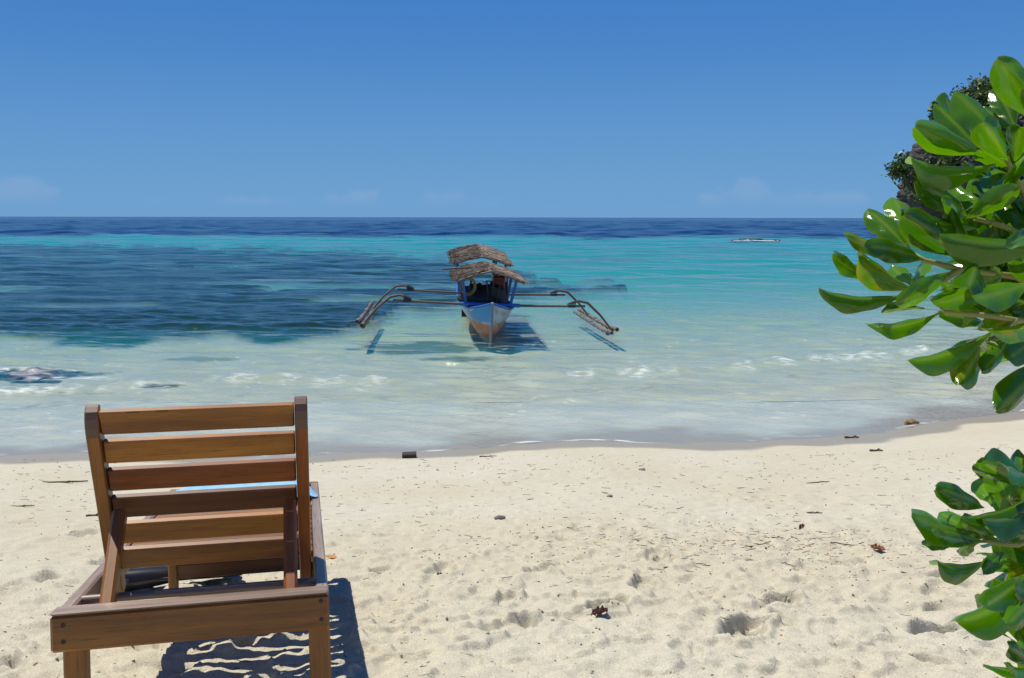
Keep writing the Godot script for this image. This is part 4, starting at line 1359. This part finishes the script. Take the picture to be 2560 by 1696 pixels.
# leaves of the shrub: base, tip, width, tilt to the camera side, bend
const LEAVES := [
	[0.8978, 2.565, -1.655, 0.7968, 2.658, -1.596, 0.0479, 25, 0.05],
	[0.8821, 2.554, -1.693, 0.8857, 2.643, -1.776, 0.03927, 15, 0.04],
	[0.8225, 2.535, -1.631, 0.7816, 2.618, -1.712, 0.04326, 30, 0.05],
	[0.7984, 2.564, -1.715, 0.8013, 2.628, -1.794, 0.02555, 60, -0.05],
	[0.7972, 2.519, -1.649, 0.7546, 2.602, -1.73, 0.03148, 25, 0.04],
	[0.8176, 2.529, -1.69, 0.7988, 2.594, -1.769, 0.02244, 30, 0.03],
	[0.7849, 2.506, -1.607, 0.6442, 2.546, -1.541, 0.04272, 30, 0.06],
	[0.7923, 2.488, -1.574, 0.6277, 2.499, -1.505, 0.03274, 50, -0.1],
	[0.7962, 2.491, -1.544, 0.7234, 2.543, -1.48, 0.04238, 10, 0.05],
	[0.8237, 2.492, -1.575, 0.7959, 2.545, -1.511, 0.04059, 10, 0.05],
	[0.8871, 2.554, -1.714, 0.8664, 2.605, -1.791, 0.01845, 40, 0.03],
	[0.9057, 2.543, -1.632, 0.8531, 2.633, -1.573, 0.05069, 20, 0.03],
	[0.7662, 2.402, -1.593, 0.6417, 2.46, -1.53, 0.03604, 30, 0.06],
	[0.7384, 2.398, -1.552, 0.6682, 2.431, -1.486, 0.01821, 40, 0.04],
	[0.7995, 2.406, -1.654, 0.7953, 2.457, -1.731, 0.03325, 25, 0.04],
	[0.7996, 2.429, -1.617, 0.7739, 2.469, -1.693, 0.01757, 60, -0.04],
	[0.8187, 2.437, -1.648, 0.8373, 2.484, -1.725, 0.02479, 30, 0.03],
	[0.807, 2.43, -1.617, 0.855, 2.491, -1.695, 0.0392, 15, 0.03],
	[0.7173, 2.398, -1.512, 0.766, 2.448, -1.448, 0.03168, -20, 0.04],
	[0.802, 2.409, -1.635, 0.8167, 2.448, -1.71, 0.02464, 10, 0.03],
	[0.7487, 2.384, -1.531, 0.5972, 2.412, -1.463, 0.03082, 35, -0.05],
	[0.7122, 2.339, -1.505, 0.5902, 2.406, -1.443, 0.04816, 20, 0.06],
	[0.8158, 2.363, -1.427, 0.6356, 2.376, -1.413, 0.04319, 42, -0.07],
	[0.7724, 2.39, -1.39, 0.6889, 2.362, -1.316, 0.01749, -30, 0.03],
	[0.86, 2.36, -1.568, 0.8621, 2.411, -1.645, 0.03427, 40, 0.04],
	[0.7801, 2.362, -1.628, 0.7282, 2.388, -1.702, 0.02737, 30, 0.04],
	[0.8813, 2.389, -1.642, 0.8617, 2.424, -1.717, 0.03443, 20, 0.04],
	[0.6408, 2.345, -1.525, 0.5964, 2.418, -1.605, 0.03467, 28, 0.05],
	[0.6484, 2.385, -1.571, 0.6576, 2.436, -1.648, 0.03558, 25, 0.04],
	[0.6453, 2.342, -1.545, 0.5154, 2.374, -1.479, 0.02212, 45, -0.05],
	[0.6483, 2.335, -1.494, 0.5297, 2.359, -1.426, 0.03021, 30, 0.06],
	[0.5907, 2.302, -1.53, 0.4922, 2.345, -1.465, 0.02456, 38, -0.08],
	[0.6258, 2.289, -1.478, 0.5182, 2.343, -1.414, 0.03626, 35, -0.07],
	[0.6118, 2.284, -1.457, 0.4568, 2.305, -1.389, 0.0222, 45, -0.1],
	[0.645, 2.293, -1.499, 0.6785, 2.331, -1.574, 0.02408, 40, 0.03],
	[0.6508, 2.293, -1.549, 0.6487, 2.318, -1.623, 0.0275, 15, 0.03],
	[0.6667, 2.319, -1.442, 0.5561, 2.276, -1.365, 0.02676, -25, 0.06],
	[0.661, 2.287, -1.558, 0.6713, 2.315, -1.632, 0.01713, 20, 0.03],
	[0.7485, 2.31, -1.45, 0.6138, 2.276, -1.375, 0.03185, 42, -0.06],
	[0.7798, 2.306, -1.42, 0.6604, 2.288, -1.347, 0.03959, 25, -0.04],
	[0.687, 2.285, -1.518, 0.763, 2.286, -1.588, 0.01541, 35, 0.03],
	[0.7084, 2.284, -1.497, 0.6361, 2.287, -1.427, 0.01014, 65, -0.05],
	[0.7019, 2.333, -1.433, 0.6572, 2.303, -1.359, 0.04349, -10, 0.04],
	[0.6587, 2.255, -1.453, 0.522, 2.247, -1.382, 0.02344, 50, -0.09],
	[0.6633, 2.256, -1.514, 0.5702, 2.254, -1.443, 0.01413, -40, -0.05],
	[0.7299, 2.228, -1.43, 0.5758, 2.201, -1.356, 0.03041, 40, -0.09],
	[0.7228, 2.203, -1.447, 0.6611, 2.16, -1.371, 0.037, -15, 0.03],
	[0.7802, 2.213, -1.468, 0.7058, 2.176, -1.393, 0.02376, -20, 0.03],
	[0.7718, 2.25, -1.392, 0.659, 2.243, -1.321, 0.03075, 58, -0.05],
	[0.8048, 2.215, -1.448, 0.734, 2.197, -1.375, 0.03454, -15, 0.04],
	[0.7302, 2.227, -1.46, 0.7949, 2.251, -1.533, 0.02856, 50, 0.03],
	[0.7984, 2.197, -1.385, 0.6776, 2.132, -1.307, 0.03667, -25, 0.05],
	[0.7705, 2.243, -1.512, 0.8698, 2.256, -1.585, 0.0321, 10, 0.03],
	[0.8143, 2.261, -1.525, 0.8043, 2.228, -1.591, 0.02844, 10, 0.03],
	[0.8364, 2.289, -1.498, 0.7732, 2.342, -1.434, 0.03802, 20, 0.03],
	[0.7096, 1.969, -1.376, 0.6079, 2.018, -1.312, 0.02999, 32, 0.05],
	[0.6914, 1.932, -1.331, 0.5578, 1.995, -1.269, 0.03381, 35, -0.06],
	[0.6898, 1.93, -1.391, 0.6819, 1.937, -1.463, 0.02555, 30, 0.04],
	[0.671, 1.939, -1.312, 0.5809, 1.978, -1.246, 0.01838, 40, -0.06],
	[0.6667, 1.903, -1.388, 0.5972, 1.933, -1.321, 0.01338, 35, 0.04],
	[0.6896, 1.923, -1.35, 0.688, 1.885, -1.416, 0.01774, 20, 0.03],
	[0.7267, 1.968, -1.386, 0.7382, 1.992, -1.46, 0.02779, 20, 0.04],
	[0.7638, 1.971, -1.407, 0.7583, 2.019, -1.483, 0.0392, 22, 0.04],
	[0.7718, 1.999, -1.36, 0.6646, 2.055, -1.297, 0.04258, -10, -0.05],
	[0.7944, 2.007, -1.421, 0.8176, 2.03, -1.495, 0.0296, 15, 0.03],
	[0.7526, 2.032, -1.324, 0.6724, 2.066, -1.258, 0.02068, 60, -0.05],
	[0.7471, 2.008, -1.311, 0.6077, 2, -1.239, 0.01939, 50, -0.06],
	[0.7415, 1.991, -1.298, 0.6347, 2.006, -1.23, 0.0283, 48, -0.07],
	[0.7231, 1.925, -1.36, 0.6385, 1.972, -1.296, 0.03097, 10, -0.04],
	[0.7695, 1.942, -1.333, 0.6751, 1.971, -1.266, 0.02798, 10, 0.04],
	[0.6925, 1.903, -1.327, 0.5921, 1.934, -1.261, 0.02448, 45, -0.09],
	[0.7055, 1.926, -1.31, 0.6414, 1.919, -1.239, 0.01838, -10, 0.03],
	[0.7422, 1.908, -1.348, 0.6742, 1.915, -1.279, 0.01183, 60, 0.03],
	[0.7194, 1.906, -1.247, 0.5778, 1.881, -1.173, 0.04064, 40, -0.07],
	[0.6974, 1.931, -1.22, 0.5976, 1.908, -1.147, 0.03112, 20, -0.05],
	[0.6973, 1.9, -1.206, 0.6284, 1.895, -1.135, 0.02874, -15, 0.04],
	[0.7026, 1.806, -1.194, 0.6334, 1.864, -1.131, 0.02023, 30, 0.03],
	[0.6967, 1.802, -1.173, 0.6119, 1.85, -1.109, 0.01676, 40, -0.04],
	[0.7304, 1.894, -1.246, 0.6531, 1.918, -1.178, 0.03405, 10, 0.04],
]
const STEMS := [
	[Vector3(1.020, 2.241, -1.744), Vector3(0.892, 2.362, -1.608), Vector3(0.865, 2.443, -1.619), Vector3(0.811, 2.494, -1.575), Vector3(0.802, 2.521, -1.598)],
	[Vector3(0.892, 2.362, -1.608), Vector3(0.814, 2.389, -1.592), Vector3(0.774, 2.399, -1.593)],
	[Vector3(1.020, 2.241, -1.744), Vector3(0.809, 2.307, -1.521), Vector3(0.710, 2.319, -1.502), Vector3(0.653, 2.334, -1.504), Vector3(0.641, 2.345, -1.525)],
	[Vector3(0.710, 2.319, -1.502), Vector3(0.661, 2.293, -1.489), Vector3(0.625, 2.286, -1.477)],
	[Vector3(1.020, 2.219, -1.741), Vector3(0.798, 2.239, -1.492), Vector3(0.750, 2.248, -1.473), Vector3(0.714, 2.252, -1.463), Vector3(0.671, 2.256, -1.464)],
	[Vector3(0.798, 2.239, -1.492), Vector3(0.763, 2.216, -1.469), Vector3(0.739, 2.211, -1.458)],
	[Vector3(0.933, 1.873, -1.545), Vector3(0.786, 1.926, -1.371), Vector3(0.749, 1.921, -1.350), Vector3(0.721, 1.923, -1.350), Vector3(0.695, 1.930, -1.341)],
	[Vector3(0.786, 1.926, -1.371), Vector3(0.768, 1.956, -1.375), Vector3(0.755, 1.977, -1.387)],
	[Vector3(0.933, 1.792, -1.535), Vector3(0.736, 1.899, -1.266), Vector3(0.708, 1.906, -1.247)],
	[Vector3(1.020, 1.897, -1.649), Vector3(0.815, 2.001, -1.411), Vector3(0.793, 2.007, -1.411)],
	[Vector3(0.874, 1.673, -1.419), Vector3(0.697, 1.800, -1.183)],
]
